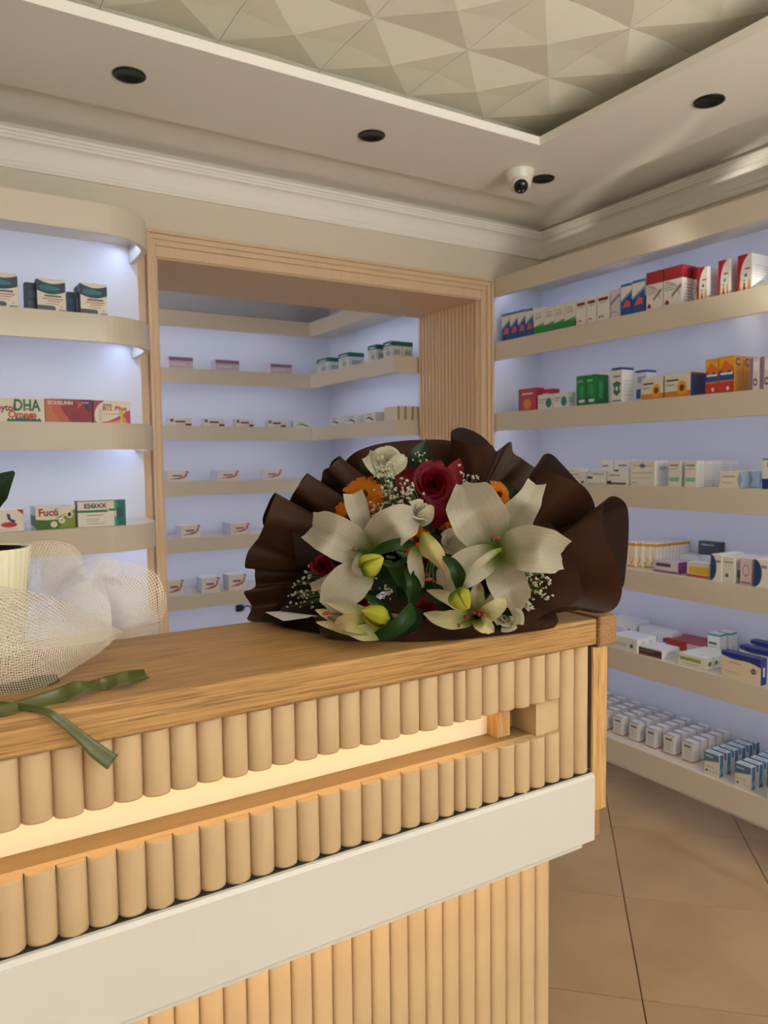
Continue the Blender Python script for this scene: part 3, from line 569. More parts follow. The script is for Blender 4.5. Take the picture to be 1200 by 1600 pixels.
style('plum_mark', (226, 218, 214), [((.28, .72, .42, .66), (110, 60, 84)), ((.72, .98, .04, .3), (80, 40, 60)), ((.06, .2, .5, .9), (96, 100, 104)), ((.3, .7, .1, .16), GREY)], left=[((0, 1, 0, 1), (200, 198, 204))])
style('green_swoosh', (222, 222, 216), [([(.1, .3), (.45, .6), (.8, .35), (.95, .1), (.7, .2), (.45, .4)], (60, 90, 80)), ((.2, .7, .74, .82), GREY)], left=[((0, 1, 0, 1), (200, 200, 206))])
style('red_swirl', (230, 222, 216), [([(.05, .22), (.4, .34), (.75, .30), (.9, .5), (.95, .8), (.86, .82), (.8, .5), (.6, .24), (.3, .24)], (176, 84, 84)), ((.25, .7, .50, .64), (120, 90, 110)), ([(.82, 1), (1, 1), (1, .78)], (180, 90, 90))], left=[((0, 1, 0, 1), (206, 206, 214)), ((.1, .2, 0, 1), (180, 182, 192)), ((.5, .6, 0, 1), (180, 182, 192))])
style('cream_ends', (224, 208, 184), [((0, 1, .0, 1), (226, 212, 190))], right=[((.05, .3, 0, 1), (150, 130, 116))], left=[((0, 1, 0, 1), (200, 188, 176))])

COUNT = {}
def fit(d, *suf):
    for x in suf:
        if len(d.replace('-', ' ').split())+len(x.replace('-', ' ').split()) <= 15: d += ', '+x
    return d
ORD = ['', 'first', 'second', 'third', 'fourth', 'fifth', 'sixth', 'seventh', 'eighth', 'ninth', 'tenth', 'eleventh', 'twelfth', '13th', '14th', '15th', '16th', '17th', '18th', '19th', '20th', '21st', '22nd', '23rd', '24th', '25th', '26th', '27th', '28th']
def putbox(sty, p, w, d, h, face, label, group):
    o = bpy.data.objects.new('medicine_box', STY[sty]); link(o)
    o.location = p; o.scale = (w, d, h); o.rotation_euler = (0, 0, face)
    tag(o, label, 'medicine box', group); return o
FR = -PI/2
RN = ['top', 'second', 'third', 'fourth', 'fifth', 'bottom']
def RB(k, sty, x0, x1, yt, d, desc, set_=.02, rows=1, lift=0, h=None, yb=None):
    """carton on right-wall shelf k between two columns of the photo (bottom edge), yt = height of its top; rows = copies behind"""
    X = XR+set_; z = zz(RZ[k])+lift
    def yat(px):
        py = 700
        for _ in range(8):
            q = onX(px, py, X); r = Vector((X, q.y, z))-CAM; dd = r.dot(FW); py = 800-F*(r.dot(UP))/dd
        return q.y, py
    ya, pa = yat(x0); yb_, pb = yat(x1)
    if h is None: h = onX(x0, yt, X).z - z
    w = ya-yb_
    for r in range(rows):
        n = COUNT['R', k] = COUNT.get(('R', k), 0)+1
        lab = fit(desc, f'{RN[k]} right shelf') if rows == 1 else fit(desc, f'{ORD[r+1]} one back', f'{RN[k]} right shelf')
        putbox(sty, (X+d/2+r*(d+.003), (ya+yb_)/2, z+.0005), w-.002, d, h, FR, lab, f'cartons on the {RN[k]} shelf of the right wall')
    return ya, yb_, h
def bx(f, x, y, s=2.727): return x/s+760, y/s+380
# top shelf
for i, (a, b, t) in enumerate(((784, 797, 492), (797, 809, 489), (809, 821, 486), (821, 833, 484))):
    RB(0, 'blue_wave', a, b, t, .06, f'small blue and white carton, {ORD[i+1]} of four at the left end')
for i, (a, b, t) in enumerate(((833.5, 850, 484), (850, 866, 481.5), (866, 882, 478), (882, 899, 474.5))):
    RB(0, 'green_foot', a, b, t, .06, f'white carton with a green foot, {ORD[i+1]} of the four green-footed ones')
for i, (a, b, t) in enumerate(((900, 915.5, 471.5), (916.5, 931.5, 467.5), (932.5, 952, 463))):
    RB(0, 'maroon_head', a, b, t, .06, f'white carton with a maroon heading, {ORD[i+1]} of three')
RB(0, 'lilac_stripe', 953.5, 968.5, 454, .06, 'pale lilac striped slim carton beside the blue ones')
RB(0, 'blue_wave', 969.5, 987, 446, .06, 'taller blue and white carton, left one of the pair beside the red-topped boxes')
RB(0, 'blue_wave', 987.5, 1007.5, 440, .06, 'taller blue and white carton touching the red-topped boxes')
RB(0, 'red_top', 1009, 1035, 428, .08, 'large white carton with a dark red top, left of the two')
RB(0, 'red_top', 1036, 1066, 421, .08, 'large white carton with a dark red top, right of the two')
RB(0, 'red_top', 1082, 1090, 420, .06, 'dark red carton half hidden behind the first curved red and white box', set_=.07)
RB(0, 'kids_syrup', 1088, 1105, 420, .085, 'red and white curved-print carton with cartoon children, left of three')
RB(0, 'kids_syrup', 1121, 1139, 409, .075, 'red and white curved-print carton with cartoon children, middle of three')
RB(0, 'kids_syrup', 1151, 1174, 401, .15, 'red and white curved-print carton with cartoon children, nearest of three')
# second
RB(1, 'pink_floral', 810, 838, 609, .05, 'pink carton with an orange disc, foremost of the pink pair')
RB(1, 'pink_floral', 839, 862, 610, .05, 'pink carton with an orange disc, set back behind the teal-disc cartons', set_=.06)
RB(1, 'teal_disc', 840, 863.5, 618, .05, 'white carton with a teal disc, left of the two')
RB(1, 'teal_disc', 864.5, 887, 615, .05, 'white carton with a teal disc, right of the two')
RB(1, 'green_tall', 900, 915, 589, .08, 'bright green carton, left of the two')
RB(1, 'green_tall', 915.5, 930, 587, .08, 'bright green carton, right of the two')
RB(1, 'plain_dot', 932, 952, 583, .05, 'small white carton half hidden behind the leaf-print one', set_=.11)
RB(1, 'leaf_tall', 955, 972, 576, .07, 'tall white carton with a dark green leaf emblem and blue lid')
RB(1, 'blue_tall', 992, 1010, 580, .06, 'tall pale blue carton standing behind the sunflower box', set_=.08)
RB(1, 'sunflower', 1002, 1036.5, 592, .06, 'cream and orange carton with a sunflower, left of the two')
RB(1, 'sunflower', 1037.5, 1079, 586, .09, 'cream and orange carton with a sunflower, right of the two')
RB(1, 'orange_c', 1101.5, 1122, 563, .05, 'tall orange carton with a blue wave, left of the front pair')
RB(1, 'orange_c', 1122.5, 1147, 559, .052, 'tall orange carton with a blue wave and a letter C', rows=4)
RB(1, 'purple_star', 1171, 1187, 561, .06, 'white and purple carton with a star disc, left of the pair')
RB(1, 'purple_star', 1188, 1206, 558, .06, 'white and purple carton with a star disc, at the right edge')
# third
def z6(x, y): return 860+x/3.53, 680+y/3.53
for nm, x0, x1, t, d, s, desc in (('plain_dot', 100, 195, 200, .05, 0, 'cream carton with a red dot beside the bouquet paper'), ('plain_green', 200, 308, 200, .06, 0, 'low white carton with a dark green mark'), ('plain_navy', 312, 430, 203, .06, 0, 'low white carton with a navy line')):
    RB(2, nm, z6(x0, 0)[0], z6(x1, 0)[0], z6(0, t)[1], d, desc)
RB(2, 'plain_navy', z6(90, 0)[0], z6(168, 0)[0], z6(0, 180)[1], .05, 'white carton with a dark lid set back by the bouquet paper', set_=.09)
RB(2, 'plain_dot', z6(278, 0)[0], z6(345, 0)[0], z6(0, 138)[1], .05, 'white carton with a plum dot stacked at the back', set_=.09)
RB(2, 'plain_green', z6(350, 0)[0], z6(430, 0)[0], z6(0, 138)[1], .05, 'white carton with a green mark stacked at the back', set_=.09)
RB(2, 'big_white', z6(438, 0)[0], z6(577, 0)[0], z6(0, 143)[1], .12, 'large cream carton with a blue diamond mark')
RB(2, 'mint_band', z6(648, 0)[0], z6(716, 0)[0], z6(0, 143)[1], .05, 'tall cream carton with a mint band, left of the two')
RB(2, 'mint_band', z6(738, 0)[0], z6(806, 0)[0], z6(0, 143)[1], .05, 'tall cream carton with a mint band', rows=5)
RB(2, 'hourglass', z6(928, 0)[0], z6(1042, 0)[0], z6(0, 200)[1], .06, 'low cream carton with hourglass ends, row at the right', rows=3)
RB(2, 'navy_foot', z6(1165, 0)[0], z6(1260, 0)[0], z6(0, 130)[1], .06, 'white carton with a navy foot at the right picture edge')
# shelves below the eye: cartons stand back from the edge, seen from above
def RZB(k, sty, pxl, pyl, w, d, h, desc, rows=1, dx=0, dy=0, lift=0, rot=0, rl=None):
    """near-left bottom corner of the front face given on the shelf top"""
    z = zz(RZ[k])+lift; q = onZ(pxl, pyl, z)
    for r in range(rows):
        n = COUNT['R', k] = COUNT.get(('R', k), 0)+1
        lab = fit(desc, f'{RN[k]} right shelf') if rows == 1 else fit(desc, f'{ORD[r+1]} one back', f'{RN[k]} right shelf')
        X = q.x+d/2+r*(d+.004+dx)
        if X+d/2 > 2.812: break
        putbox(sty, (X, q.y-w/2+r*dy, z+.0005), w, d, h, FR+rot, lab, f'cartons on the {RN[k]} shelf of the right wall')
def y4(x, y): return 860+x/3.53, 680+y/3.53
for i in range(4):
    p = y4(425+38*i, 722+2.5*i); RZB(3, 'orange_row', p[0], p[1], .040, .040, .105, f'slim white carton with an orange band, {ORD[i+1]} column', rows=6)
p = y4(570, 748); RZB(3, 'purple_end', p[0], p[1], .115, .075, .045, 'low white carton with a purple end')
p = y4(680, 735); RZB(3, 'white_blue_mark', p[0], p[1]-6, .115, .07, .05, 'white carton with a faint blue mark under the dark grey one')
q = onZ(p[0], p[1]-6, zz(RZ[3]))
putbox('dark_grey', (q.x+.07, q.y-.14, zz(RZ[3])+.052), .10, .06, .056, FR, 'dark grey carton with pale lettering lying on a white carton', 'cartons on the fourth shelf of the right wall')
putbox('white_blue_mark', (q.x+.07, q.y-.165, zz(RZ[3])+.0005), .10, .07, .051, FR, 'white carton carrying the right half of the dark grey carton', 'cartons on the fourth shelf of the right wall')
p = y4(752, 775); RZB(3, 'yellow_panel', p[0], p[1], .098, .06, .055, 'white carton with a yellow panel')
p = y4(882, 800); RZB(3, 'navy_wave', p[0], p[1], .045, .045, .098, 'tall white carton with a navy curve beside the yellow-panel one', rows=3)
p = y4(945, 808); RZB(3, 'teal_dot', p[0], p[1], .050, .05, .092, 'tall cream carton with a teal dot', rows=3)
p = y4(1045, 822); RZB(3, 'pink_wave', p[0], p[1], .044, .05, .095, 'tall pale pink carton', rows=3)
p = y4(1122, 836); RZB(3, 'navy_wave', p[0], p[1], .052, .05, .098, 'tall white carton with a navy curve at the right edge', rows=3)
def z5(x, y): return 960+x/5, 960+y/5
p = z5(-30, 255); RZB(4, 'flat_white', *p, .14, .12, .058, 'flat white carton next to the counter post')
p = z5(-60, 150); RZB(4, 'flat_white', *p, .16, .10, .075, 'flat white carton behind the one at the counter post')
p = z5(190, 205); RZB(4, 'flat_white', *p, .17, .07, .065, 'flat white carton behind the dark brown one')
p = z5(165, 300); RZB(4, 'brown_front', *p, .13, .11, .035, 'low carton with a dark brown front')
p = z5(400, 262); RZB(4, 'red_flat', *p, .19, .13, .045, 'flat brick red carton')
p = z5(500, 385); RZB(4, 'lime_band', *p, .125, .037, .046, 'low white carton with a lime band', rows=4)
p = z5(725, 345); RZB(4, 'teal_rim', *p, .052, .05, .105, 'tall white carton with a teal rim', rows=3, dx=.004, dy=-.006)
for i, pp in enumerate(((832, 478), (975, 430), (1060, 385), (1190, 350))):
    p = z5(*pp); RZB(4, 'navy_crest', *p, .155, .035, .095, f'cream carton with a curved navy crest, {ORD[i+1]} of the stepped row')
# bottom shelf: columns of small white cartons, then sea-blue ones
col = [(140, 848), (162, 880), (273, 925), (372, 965), (473, 1012), (600, 1065)]
cols = []
for i, (x, y) in enumerate(col[1:]): cols.append((920+x/4.286, 940+y/4.286))
qs = [onZ(px, py, zz(RZ[5])) for px, py in cols]
pit = (qs[0].y-qs[-1].y)/(len(qs)-1)
for i in range(-7, 5):
    y = qs[0].y-pit*i; x = qs[0].x
    for r in range(7):
        if x+.022+r*.050+.02 > 2.812: break
        lab = f'small white red-based carton, {ORD[r+1]} row back, {ORD[i+8]} file along the bottom shelf'
        putbox('red_base', (x+.022+r*.050, y-.024, zz(RZ[5])+.0005), .050 if pit > .054 else pit*.86, .042, .078, FR+random.uniform(-.03, .03), lab, 'small white cartons with red bases on the bottom shelf')
for c, (px, py, nm) in enumerate(((920+772/4.286, 940+1145/4.286, 'left'), (920+978/4.286, 940+1228/4.286, 'middle'), (920+1190/4.286, 940+1330/4.286, 'right'))):
    RZB(5, 'sea_blue', px, py, .062, .032, .085, f'sea blue and cream carton in the {nm} blue file', rows=6, dx=.010)
# ---- left unit
LNM = ['top', 'second', 'third', 'bottom']
def LB(k, sty, x0, x1, yt, d, label, set_=.025, rows=1, y=None):
    Y = (LY+set_) if y is None else y; z = zz(LZ[k])
    def xat(px):
        py = 600
        for _ in range(8):
            q = onY(px, py, Y); r = Vector((q.x, Y, z))-CAM; py = 800-F*(r.dot(UP))/r.dot(FW)
        return q.x
    xa, xb = xat(x0), xat(x1); h = onY(x0, yt, Y).z-z
    for r in range(rows):
        putbox(sty, ((xa+xb)/2-0*r, Y+d/2+r*(d+.003), z+.0005), xb-xa, d, h, 0, label if r == 0 else fit(label, f'{ORD[r+1]} one back'), f'cartons on the {LNM[k]} rounded shelf')
LB(0, 'teal_header', -22, 29, 424, .05, 'cream carton with dark teal header cut by the left picture edge', rows=2)
LB(0, 'teal_header', 59, 103.5, 435, .05, 'cream carton with dark teal header, middle of the three on the top rounded shelf')
LB(0, 'dark_behind', 40, 62, 441, .04, 'dark blue carton just behind the middle teal-header carton', set_=.06)
LB(0, 'teal_header', 126.5, 168.5, 442, .05, 'cream carton with dark teal header, right of the three on the top rounded shelf')
LB(0, 'teal_header', 121, 160, 447, .05, 'second teal-header carton behind the right one', set_=.085)
LB(0, 'dark_behind', 106, 118, 456, .04, 'dark blue carton half hidden left of the right teal-header carton', set_=.09)
LB(1, 'dha', -38, 70.5, 620.5, .04, 'cream carton with green and orange lettering and red swirls, left edge')
LB(1, 'bomelinn', 71.5, 145, 623, .04, 'orange to maroon carton with white lettering, middle of the second rounded shelf')
LB(1, 'b12', 147, 204, 625.5, .035, 'cream and magenta carton with a yellow arrow, right of the maroon one')
LB(2, 'stomach', -40, 37.5, 799, .04, 'white carton with a red stomach print at the left edge')
LB(2, 'fucu', 56.5, 118.5, 793, .03, 'cream and green carton with round fruit prints', rows=4)
LB(2, 'esoxx', 122, 197, 783, .045, 'white carton with green stripe and teal end', set_=.03)
# ---- store room
SN = ['top', 'second', 'third', 'fourth', 'lowest']
def zr3(x): return 220+x/2.609
def SB(k, sty, x0, x1, yt, d, desc, set_=.03, rows=1):
    Y = SY+set_; z = zz(SZ[k])
    def xat(px):
        py = 600
        for _ in range(8):
            q = onY(px, py, Y); r = Vector((q.x, Y, z))-CAM; py = 800-F*(r.dot(UP))/r.dot(FW)
        return q.x
    xa, xb = xat(x0), xat(x1); h = onY(x0, yt, Y).z-z
    for r in range(rows):
        putbox(sty, ((xa+xb)/2, Y+d/2+r*(d+.004), z+.0005), xb-xa, d, h, 0, fit(desc, f'{SN[k]} storeroom shelf') if r == 0 else fit(desc, f'{ORD[r+1]} back', f'{SN[k]} storeroom shelf'), f'cartons on the {SN[k]} store-room shelf')
for i, (a, b, t) in enumerate(((264, 302, 557), (337, 374, 562), (423, 456, 568.5))):
    SB(0, 'flat_lilac', a, b, t, .08, f'lilac-topped carton, {ORD[i+1]} of three')
for i, (a, b, t) in enumerate(((264, 300, 653), (318, 351.5, 654), (368.5, 397, 655), (418.5, 447, 656))):
    SB(1, 'plum_mark', a, b, t, .05, f'white carton with a plum mark, {ORD[i+1]} of four')
SB(1, 'green_swoosh', 459, 485, 657.5, .05, 'white carton with a green swoosh by the shelf corner')
for i, (a, b, t, rr) in enumerate(((261.5, 295, 737, 1), (341, 373.5, 736, 3), (411.5, 440.5, 734.5, 1))):
    SB(2, 'red_swirl', a, b, t, .05, f'white carton with a red swirl, {ORD[i+1]} of three', rows=rr)
for i, (a, b, t, rr) in enumerate(((283, 313, 822, 2), (361, 390, 818.5, 3))):
    SB(3, 'red_swirl', a, b, t, .05, f'white carton with a red swirl, {ORD[i+1]} of two', rows=rr)
for i, (a, b, t, rr) in enumerate(((259.5, 287, 908, 1), (316, 343, 904, 2), (357.5, 385, 899, 2))):
    SB(4, 'red_swirl', a, b, t, .05, f'white carton with a red swirl, {ORD[i+1]} of three', rows=rr)
def SR(k, sty, x0, x1, yt, d, desc, set_=.025, rows=1):
    X = SX+set_; z = zz(SZ[k])
    def yat(px):
        py = 600
        for _ in range(8):
            q = onX(px, py, X); r = Vector((X, q.y, z))-CAM; py = 800-F*(r.dot(UP))/r.dot(FW)
        return q.y
    ya, yb = yat(x0), yat(x1); h = onX(x0, yt, X).z-z
    for r in range(rows):
        putbox(sty, (X+d/2+r*(d+.003), (ya+yb)/2, z+.0005), ya-yb, d, h, FR, fit(desc, f'{SN[k]} storeroom shelf') if r == 0 else fit(desc, f'{ORD[r+1]} back', f'{SN[k]} storeroom shelf'), f'cartons on the right arm of the {SN[k]} store-room shelf')
for i, (a, b, t, dd) in enumerate(((495, 513, 563, .10), (529, 545, 554.5, .11), (575, 588, 541.5, .08), (599, 612, 536, .07))):
    SR(0, 'teal_cap', a, b, t, dd, f'white carton with a teal top, {ORD[i+1]} from the corner', rows=2 if i == 3 else 1)
for i, (a, b, t) in enumerate(((515, 531, 652), (540.5, 557, 649.5), (569, 586, 645.5))):
    SR(1, 'green_swoosh', a, b, t, .07, f'white carton with a dark green swoosh, {ORD[i+1]} from the corner')
SR(1, 'cream_ends', 600, 621, 637, .045, 'cream carton stacked at the free end', rows=6)
t = empty('power_plug', onY(375, 950, 4.945)); tag(t, 'small black plug with cable on the store-room wall under the lowest shelf', 'plug')
bm = lathe(bmesh.new(), [(0, -.03), (.022, -.028), (.026, 0), (.022, .02), (.012, .03), (0, .03)], n=16, axis=Matrix.Rotation(PI/2, 4, 'Y')); obj('plug_body', bm, BLACK, t, smooth=True)
obj('cable', tube(bmesh.new(), [(.02, 0, 0), (.05, -.004, .012), (.08, 0, .0), (.09, .002, -.06), (.09, .002, -.3)], .005), BLACK, t, smooth=True)
# ---------------------------------------------------------------- flowers
def leafmat(name, rgb, rgb2=None, rough=.4, trans=.2, **k): return mat(name, rgb, rough, trans=trans, noise=.12, nscale=30, rgb2=rgb2, **k)
def petalmat(name, rgb, throat, mid=None, rough=.5, trans=.35, vein=.05, tip=None, t0=.10, t1=.34):
    """petal pigment: throat colour fading out along the length (v), faint veins across (u)"""
    m = bpy.data.materials.new(name); m.use_nodes = True; nt = m.node_tree; b = nt.nodes['Principled BSDF']
    uv = nt.nodes.new('ShaderNodeUVMap'); sp = nt.nodes.new('ShaderNodeSeparateXYZ'); nt.links.new(uv.outputs[0], sp.inputs[0])
    r = nt.nodes.new('ShaderNodeValToRGB'); e = r.color_ramp.elements
    e[0].position = t0; e[0].color = lin(throat)+(1,); e[1].position = t1; e[1].color = lin(rgb)+(1,)
    if tip: k = e.new(.95); k.color = lin(tip)+(1,)
    nt.links.new(sp.outputs['Y'], r.inputs[0])
    mu = nt.nodes.new('ShaderNodeMath'); mu.operation = 'MULTIPLY'; mu.inputs[1].default_value = 60; nt.links.new(sp.outputs['X'], mu.inputs[0])
    sn = nt.nodes.new('ShaderNodeMath'); sn.operation = 'SINE'; nt.links.new(mu.outputs[0], sn.inputs[0])
    mr = nt.nodes.new('ShaderNodeMapRange'); mr.inputs[1].default_value = -1; mr.inputs[2].default_value = 1; mr.inputs[3].default_value = 1-vein; mr.inputs[4].default_value = 1
    nt.links.new(sn.outputs[0], mr.inputs[0])
    mx = nt.nodes.new('ShaderNodeMix'); mx.data_type = 'RGBA'; mx.blend_type = 'MULTIPLY'; mx.inputs['Factor'].default_value = 1
    nt.links.new(r.outputs[0], mx.inputs['A']); nt.links.new(mr.outputs[0], mx.inputs['B'])
    nt.links.new(mx.outputs['Result'], b.inputs['Base Color']); b.inputs['Roughness'].default_value = rough; b.inputs['Specular IOR Level'].default_value = .22
    bp = nt.nodes.new('ShaderNodeBump'); bp.inputs['Strength'].default_value = .05; bp.inputs['Distance'].default_value = .001
    nt.links.new(sn.outputs[0], bp.inputs['Height']); nt.links.new(bp.outputs[0], b.inputs['Normal'])
    t = nt.nodes.new('ShaderNodeBsdfTranslucent'); ms = nt.nodes.new('ShaderNodeMixShader'); ms.inputs[0].default_value = trans
    nt.links.new(mx.outputs['Result'], t.inputs[0]); nt.links.new(b.outputs[0], ms.inputs[1]); nt.links.new(t.outputs[0], ms.inputs[2])
    nt.links.new(ms.outputs[0], nt.nodes['Material Output'].inputs[0]); _m[name] = m; return m
LILY = petalmat('lily_white', (188, 181, 164), (118, 136, 50), tip=(194, 188, 172))
LILYG = petalmat('lily_greenish', (196, 192, 146), (130, 146, 56), tip=(200, 190, 158), t1=.5)
BUD = petalmat('lily_bud', (176, 176, 52), (104, 128, 34), t1=.4, tip=(190, 184, 70))
BUDP = petalmat('opening_bud', (196, 186, 130), (150, 158, 70), tip=(196, 166, 130), t1=.5)
ROSE = petalmat('rose_red', (104, 2, 22), (70, 1, 14), vein=.04, trans=.15)
ROSEW = petalmat('rose_white', (204, 197, 174), (184, 184, 128), vein=.05)
GERB = petalmat('gerbera_orange', (208, 116, 14), (186, 78, 8), vein=.15, trans=.3)
LEAF = petalmat('leaf_green', (30, 58, 22), (44, 76, 28), vein=.12, trans=.12, rough=.32)
LEAFD = petalmat('leaf_dark', (20, 40, 18), (26, 46, 22), vein=.12, trans=.08, rough=.35)
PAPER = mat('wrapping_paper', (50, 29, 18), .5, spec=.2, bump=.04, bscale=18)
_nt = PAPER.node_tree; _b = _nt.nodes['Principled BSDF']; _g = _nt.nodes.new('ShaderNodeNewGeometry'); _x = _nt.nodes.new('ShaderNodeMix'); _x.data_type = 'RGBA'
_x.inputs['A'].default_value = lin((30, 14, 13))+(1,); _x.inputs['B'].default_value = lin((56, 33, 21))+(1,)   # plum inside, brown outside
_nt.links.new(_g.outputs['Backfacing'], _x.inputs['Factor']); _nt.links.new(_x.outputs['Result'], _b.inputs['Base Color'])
BREATH = mat('gyps_white', (206, 200, 184), .6, trans=.2)
STEM = mat('stem_green', (70, 100, 44), .5)
ANTH = mat('anther', (128, 52, 24), .7)
def strip(name, spine, widths, m, parent, cup=0, nv=16, nu=9, wave=0, waven=3, roll=0, nrm=None, fold=0, twist=0, minz=None, thick=0, ph=0, smooth=True, ridge=0):
    """a curved blade: petal, leaf or ribbon, along a 3D spine, with half-widths, a cupped section and a rippled edge"""
    S = cat(spine, nv); bm = bmesh.new(); uvl = bm.loops.layers.uv.new('UVMap'); rows = []
    for i, p in enumerate(S):
        t = i/(nv-1); T = (S[min(i+1, nv-1)]-S[max(i-1, 0)]).normalized()
        N = (nrm if nrm is not None else (CAM-p)).normalized(); N = (N-T*N.dot(T)).normalized()
        a = roll+twist*t
        Sd = T.cross(N); Sd, N = Sd*math.cos(a)+N*math.sin(a), N*math.cos(a)-Sd*math.sin(a)
        w = lerpl(widths, t); row = []
        for k in range(nu):
            s = -1+2*k/(nu-1)
            off = cup*w*(s*s) + fold*w*abs(s) - ridge*w*math.exp(-(s*6)**2)
            off += wave*abs(s)**2*math.sin(2*PI*waven*t+ph+(0 if s > 0 else 1.9))
            q = p+Sd*(w*s*(1-.12*abs(cup)*s*s))+N*off
            if minz is not None: q.z = max(q.z, minz)
            row.append((bm.verts.new(q), (k/(nu-1), t)))
        rows.append(row)
    for a, b in zip(rows, rows[1:]):
        for k in range(nu-1):
            c = (a[k], a[k+1], b[k+1], b[k])
            f = bm.faces.new([x[0] for x in c])
            for lp, x in zip(f.loops, c): lp[uvl].uv = x[1]
    o = obj(name, bm, m, parent, smooth=smooth)
    if thick:
        md = o.modifiers.new('s', 'SOLIDIFY'); md.thickness = thick; md.offset = 0
    return o
K = 1/F                                     # metres per pixel at one metre
FLOORZ = TOP+.0025
bq = empty('flower_bouquet', (.66, .95, TOP)); BO = Vector((.66, .95, TOP))
tag(bq, 'bouquet of white lilies, red roses and orange gerberas in brown paper on the counter', 'bouquet')
def fix(o):
    """keep part geometry in world space while parented to an offset thing"""
    o.matrix_parent_inverse = Matrix.Translation(-Vector(o.parent.location)) if o.parent.parent is None else Matrix.Identity(4); return o
def sp(*pts): return [Wd(*p) for p in pts]
def pstrip(name, pts, wpx, m, parent, **k):
    d = sum(p[2] for p in pts)/len(pts)
    k.setdefault('minz', FLOORZ)
    return strip(name, sp(*pts), [w*K*d for w in wpx], m, parent, **k)
# each flower is a part: its own mesh (throat, pistil, stamens) and its petals as sub-parts
def flower(name, bm, m, label=None, **k):
    o = obj(name, bm, m, bq, smooth=True, **k); o.matrix_parent_inverse = Matrix.Translation(-BO)
    if label: o['label'] = label
    return o
def pistil(c, tip, r=.0022, stam=()):
    bm = bmesh.new(); tube(bm, cat([c, c.lerp(tip, .5)+Vector((0, 0, .002)), tip], 6), [r*.8]*5+[r*1.5]); return bm
def stamens(parent, c, tips, m=None):
    for a in tips:
        bm = bmesh.new(); tube(bm, cat([c, c.lerp(a, .5)+UP*.004, a], 6), .0009, 5)
        f = obj('stamen', bm, [STEM, ANTH], parent, smooth=True)
        bm2 = bmesh.new(); bm2.from_mesh(f.data); bmesh.ops.create_icosphere(bm2, subdivisions=2, radius=1, matrix=Matrix.Translation(a) @ Matrix.Rotation(random.uniform(0, 3), 4, 'Z') @ Matrix.Diagonal((.0065, .0022, .0026, 1)))
        for fc in bm2.faces:
            if (fc.calc_center_median()-a).length < .009 and len(fc.verts) == 3: fc.material_index = 1
        bm2.to_mesh(f.data); bm2.free()
# right lily
l = flower('lily', pistil(Wd(779, 861, 1.055), Wd(770, 842, 1.0)), STEM, 'large fully open white lily on the right')
for pts, wd, kw in (
    ([(777, 862, 1.055), (757, 825, 1.01), (741, 795, .985), (722, 757, 1.05)], [5, 36, 45, 40, 8], dict(cup=.28, wave=.003, ridge=.13)),
    ([(781, 856, 1.06), (803, 815, 1.04), (826, 782, 1.02), (838, 756, 1.08)], [5, 20, 29, 22, 17, 15], dict(cup=.2, wave=.004, waven=2, ridge=.12, ph=1)),
    ([(779, 864, 1.05), (812, 856, 1.0), (848, 860, .975), (879, 866, 1.04)], [4, 28, 37, 33, 24], dict(cup=.3, wave=.003, ridge=.13)),
    ([(776, 864, 1.05), (748, 877, 1.0), (716, 894, .99), (690, 916, 1.02)], [5, 24, 30, 27, 10], dict(cup=.35, wave=.002, ridge=.12, roll=.15)),
    ([(778, 868, 1.06), (787, 897, 1.02), (799, 925, 1.0), (806, 950, 1.05)], [8, 26, 31, 27, 8], dict(cup=.3, wave=.003, ridge=.12)),
    ([(776, 862, 1.07), (750, 855, 1.06), (720, 852, 1.06), (694, 850, 1.08)], [4, 18, 22, 15, 5], dict(cup=.25, wave=.003))):
    pstrip('petal', pts, wd, LILY, l, **kw)
stamens(l, Wd(779, 862, 1.05), [Wd(775, 840, 1.0)])
# the folded lower rim of the lower-left petal
pstrip('petal', [(784, 858, .985), (762, 872, .975), (742, 890, .975), (722, 914, .985)], [3, 7, 8, 6, 1], LILY, l, cup=-.5, roll=.5)
# left lily
l = flower('lily', pistil(Wd(577, 866, 1.05), Wd(555, 858, 1.0)), STEM, 'open white lily on the left with one petal folded up')
for pts, wd, kw in (
    ([(576, 856, 1.05), (570, 825, 1.04), (560, 800, 1.03), (552, 771, 1.05)], [4, 12, 15, 18, 16], dict(cup=.3, ridge=.1, wave=.001)),
    ([(577, 866, 1.05), (548, 852, 1.01), (518, 835, .985), (486, 822, 1.04)], [5, 28, 33, 31, 23], dict(cup=.25, ridge=.12, wave=.003)),
    ([(577, 860, 1.05), (596, 838, 1.01), (622, 818, .98), (656, 806, 1.04)], [5, 26, 33, 27, 11], dict(cup=.25, ridge=.12, wave=.003)),
    ([(576, 884, 1.02), (556, 902, .995), (534, 922, .99), (508, 948, 1.0)], [12, 27, 33, 30, 12], dict(cup=.2, ridge=.05, wave=.0012)),
    ([(572, 878, 1.04), (545, 892, 1.05), (515, 908, 1.06), (486, 918, 1.06)], [6, 12, 14, 10, 7], dict(cup=.5)),
    ([(566, 872, 1.0), (560, 880, .985), (558, 890, .985), (566, 897, .99)], [9, 11, 10, 5], dict(cup=.6, roll=.2))):
    pstrip('petal', pts, wd, LILY, l, **kw)
stamens(l, Wd(577, 866, 1.05), [Wd(553, 858, 1.0)])
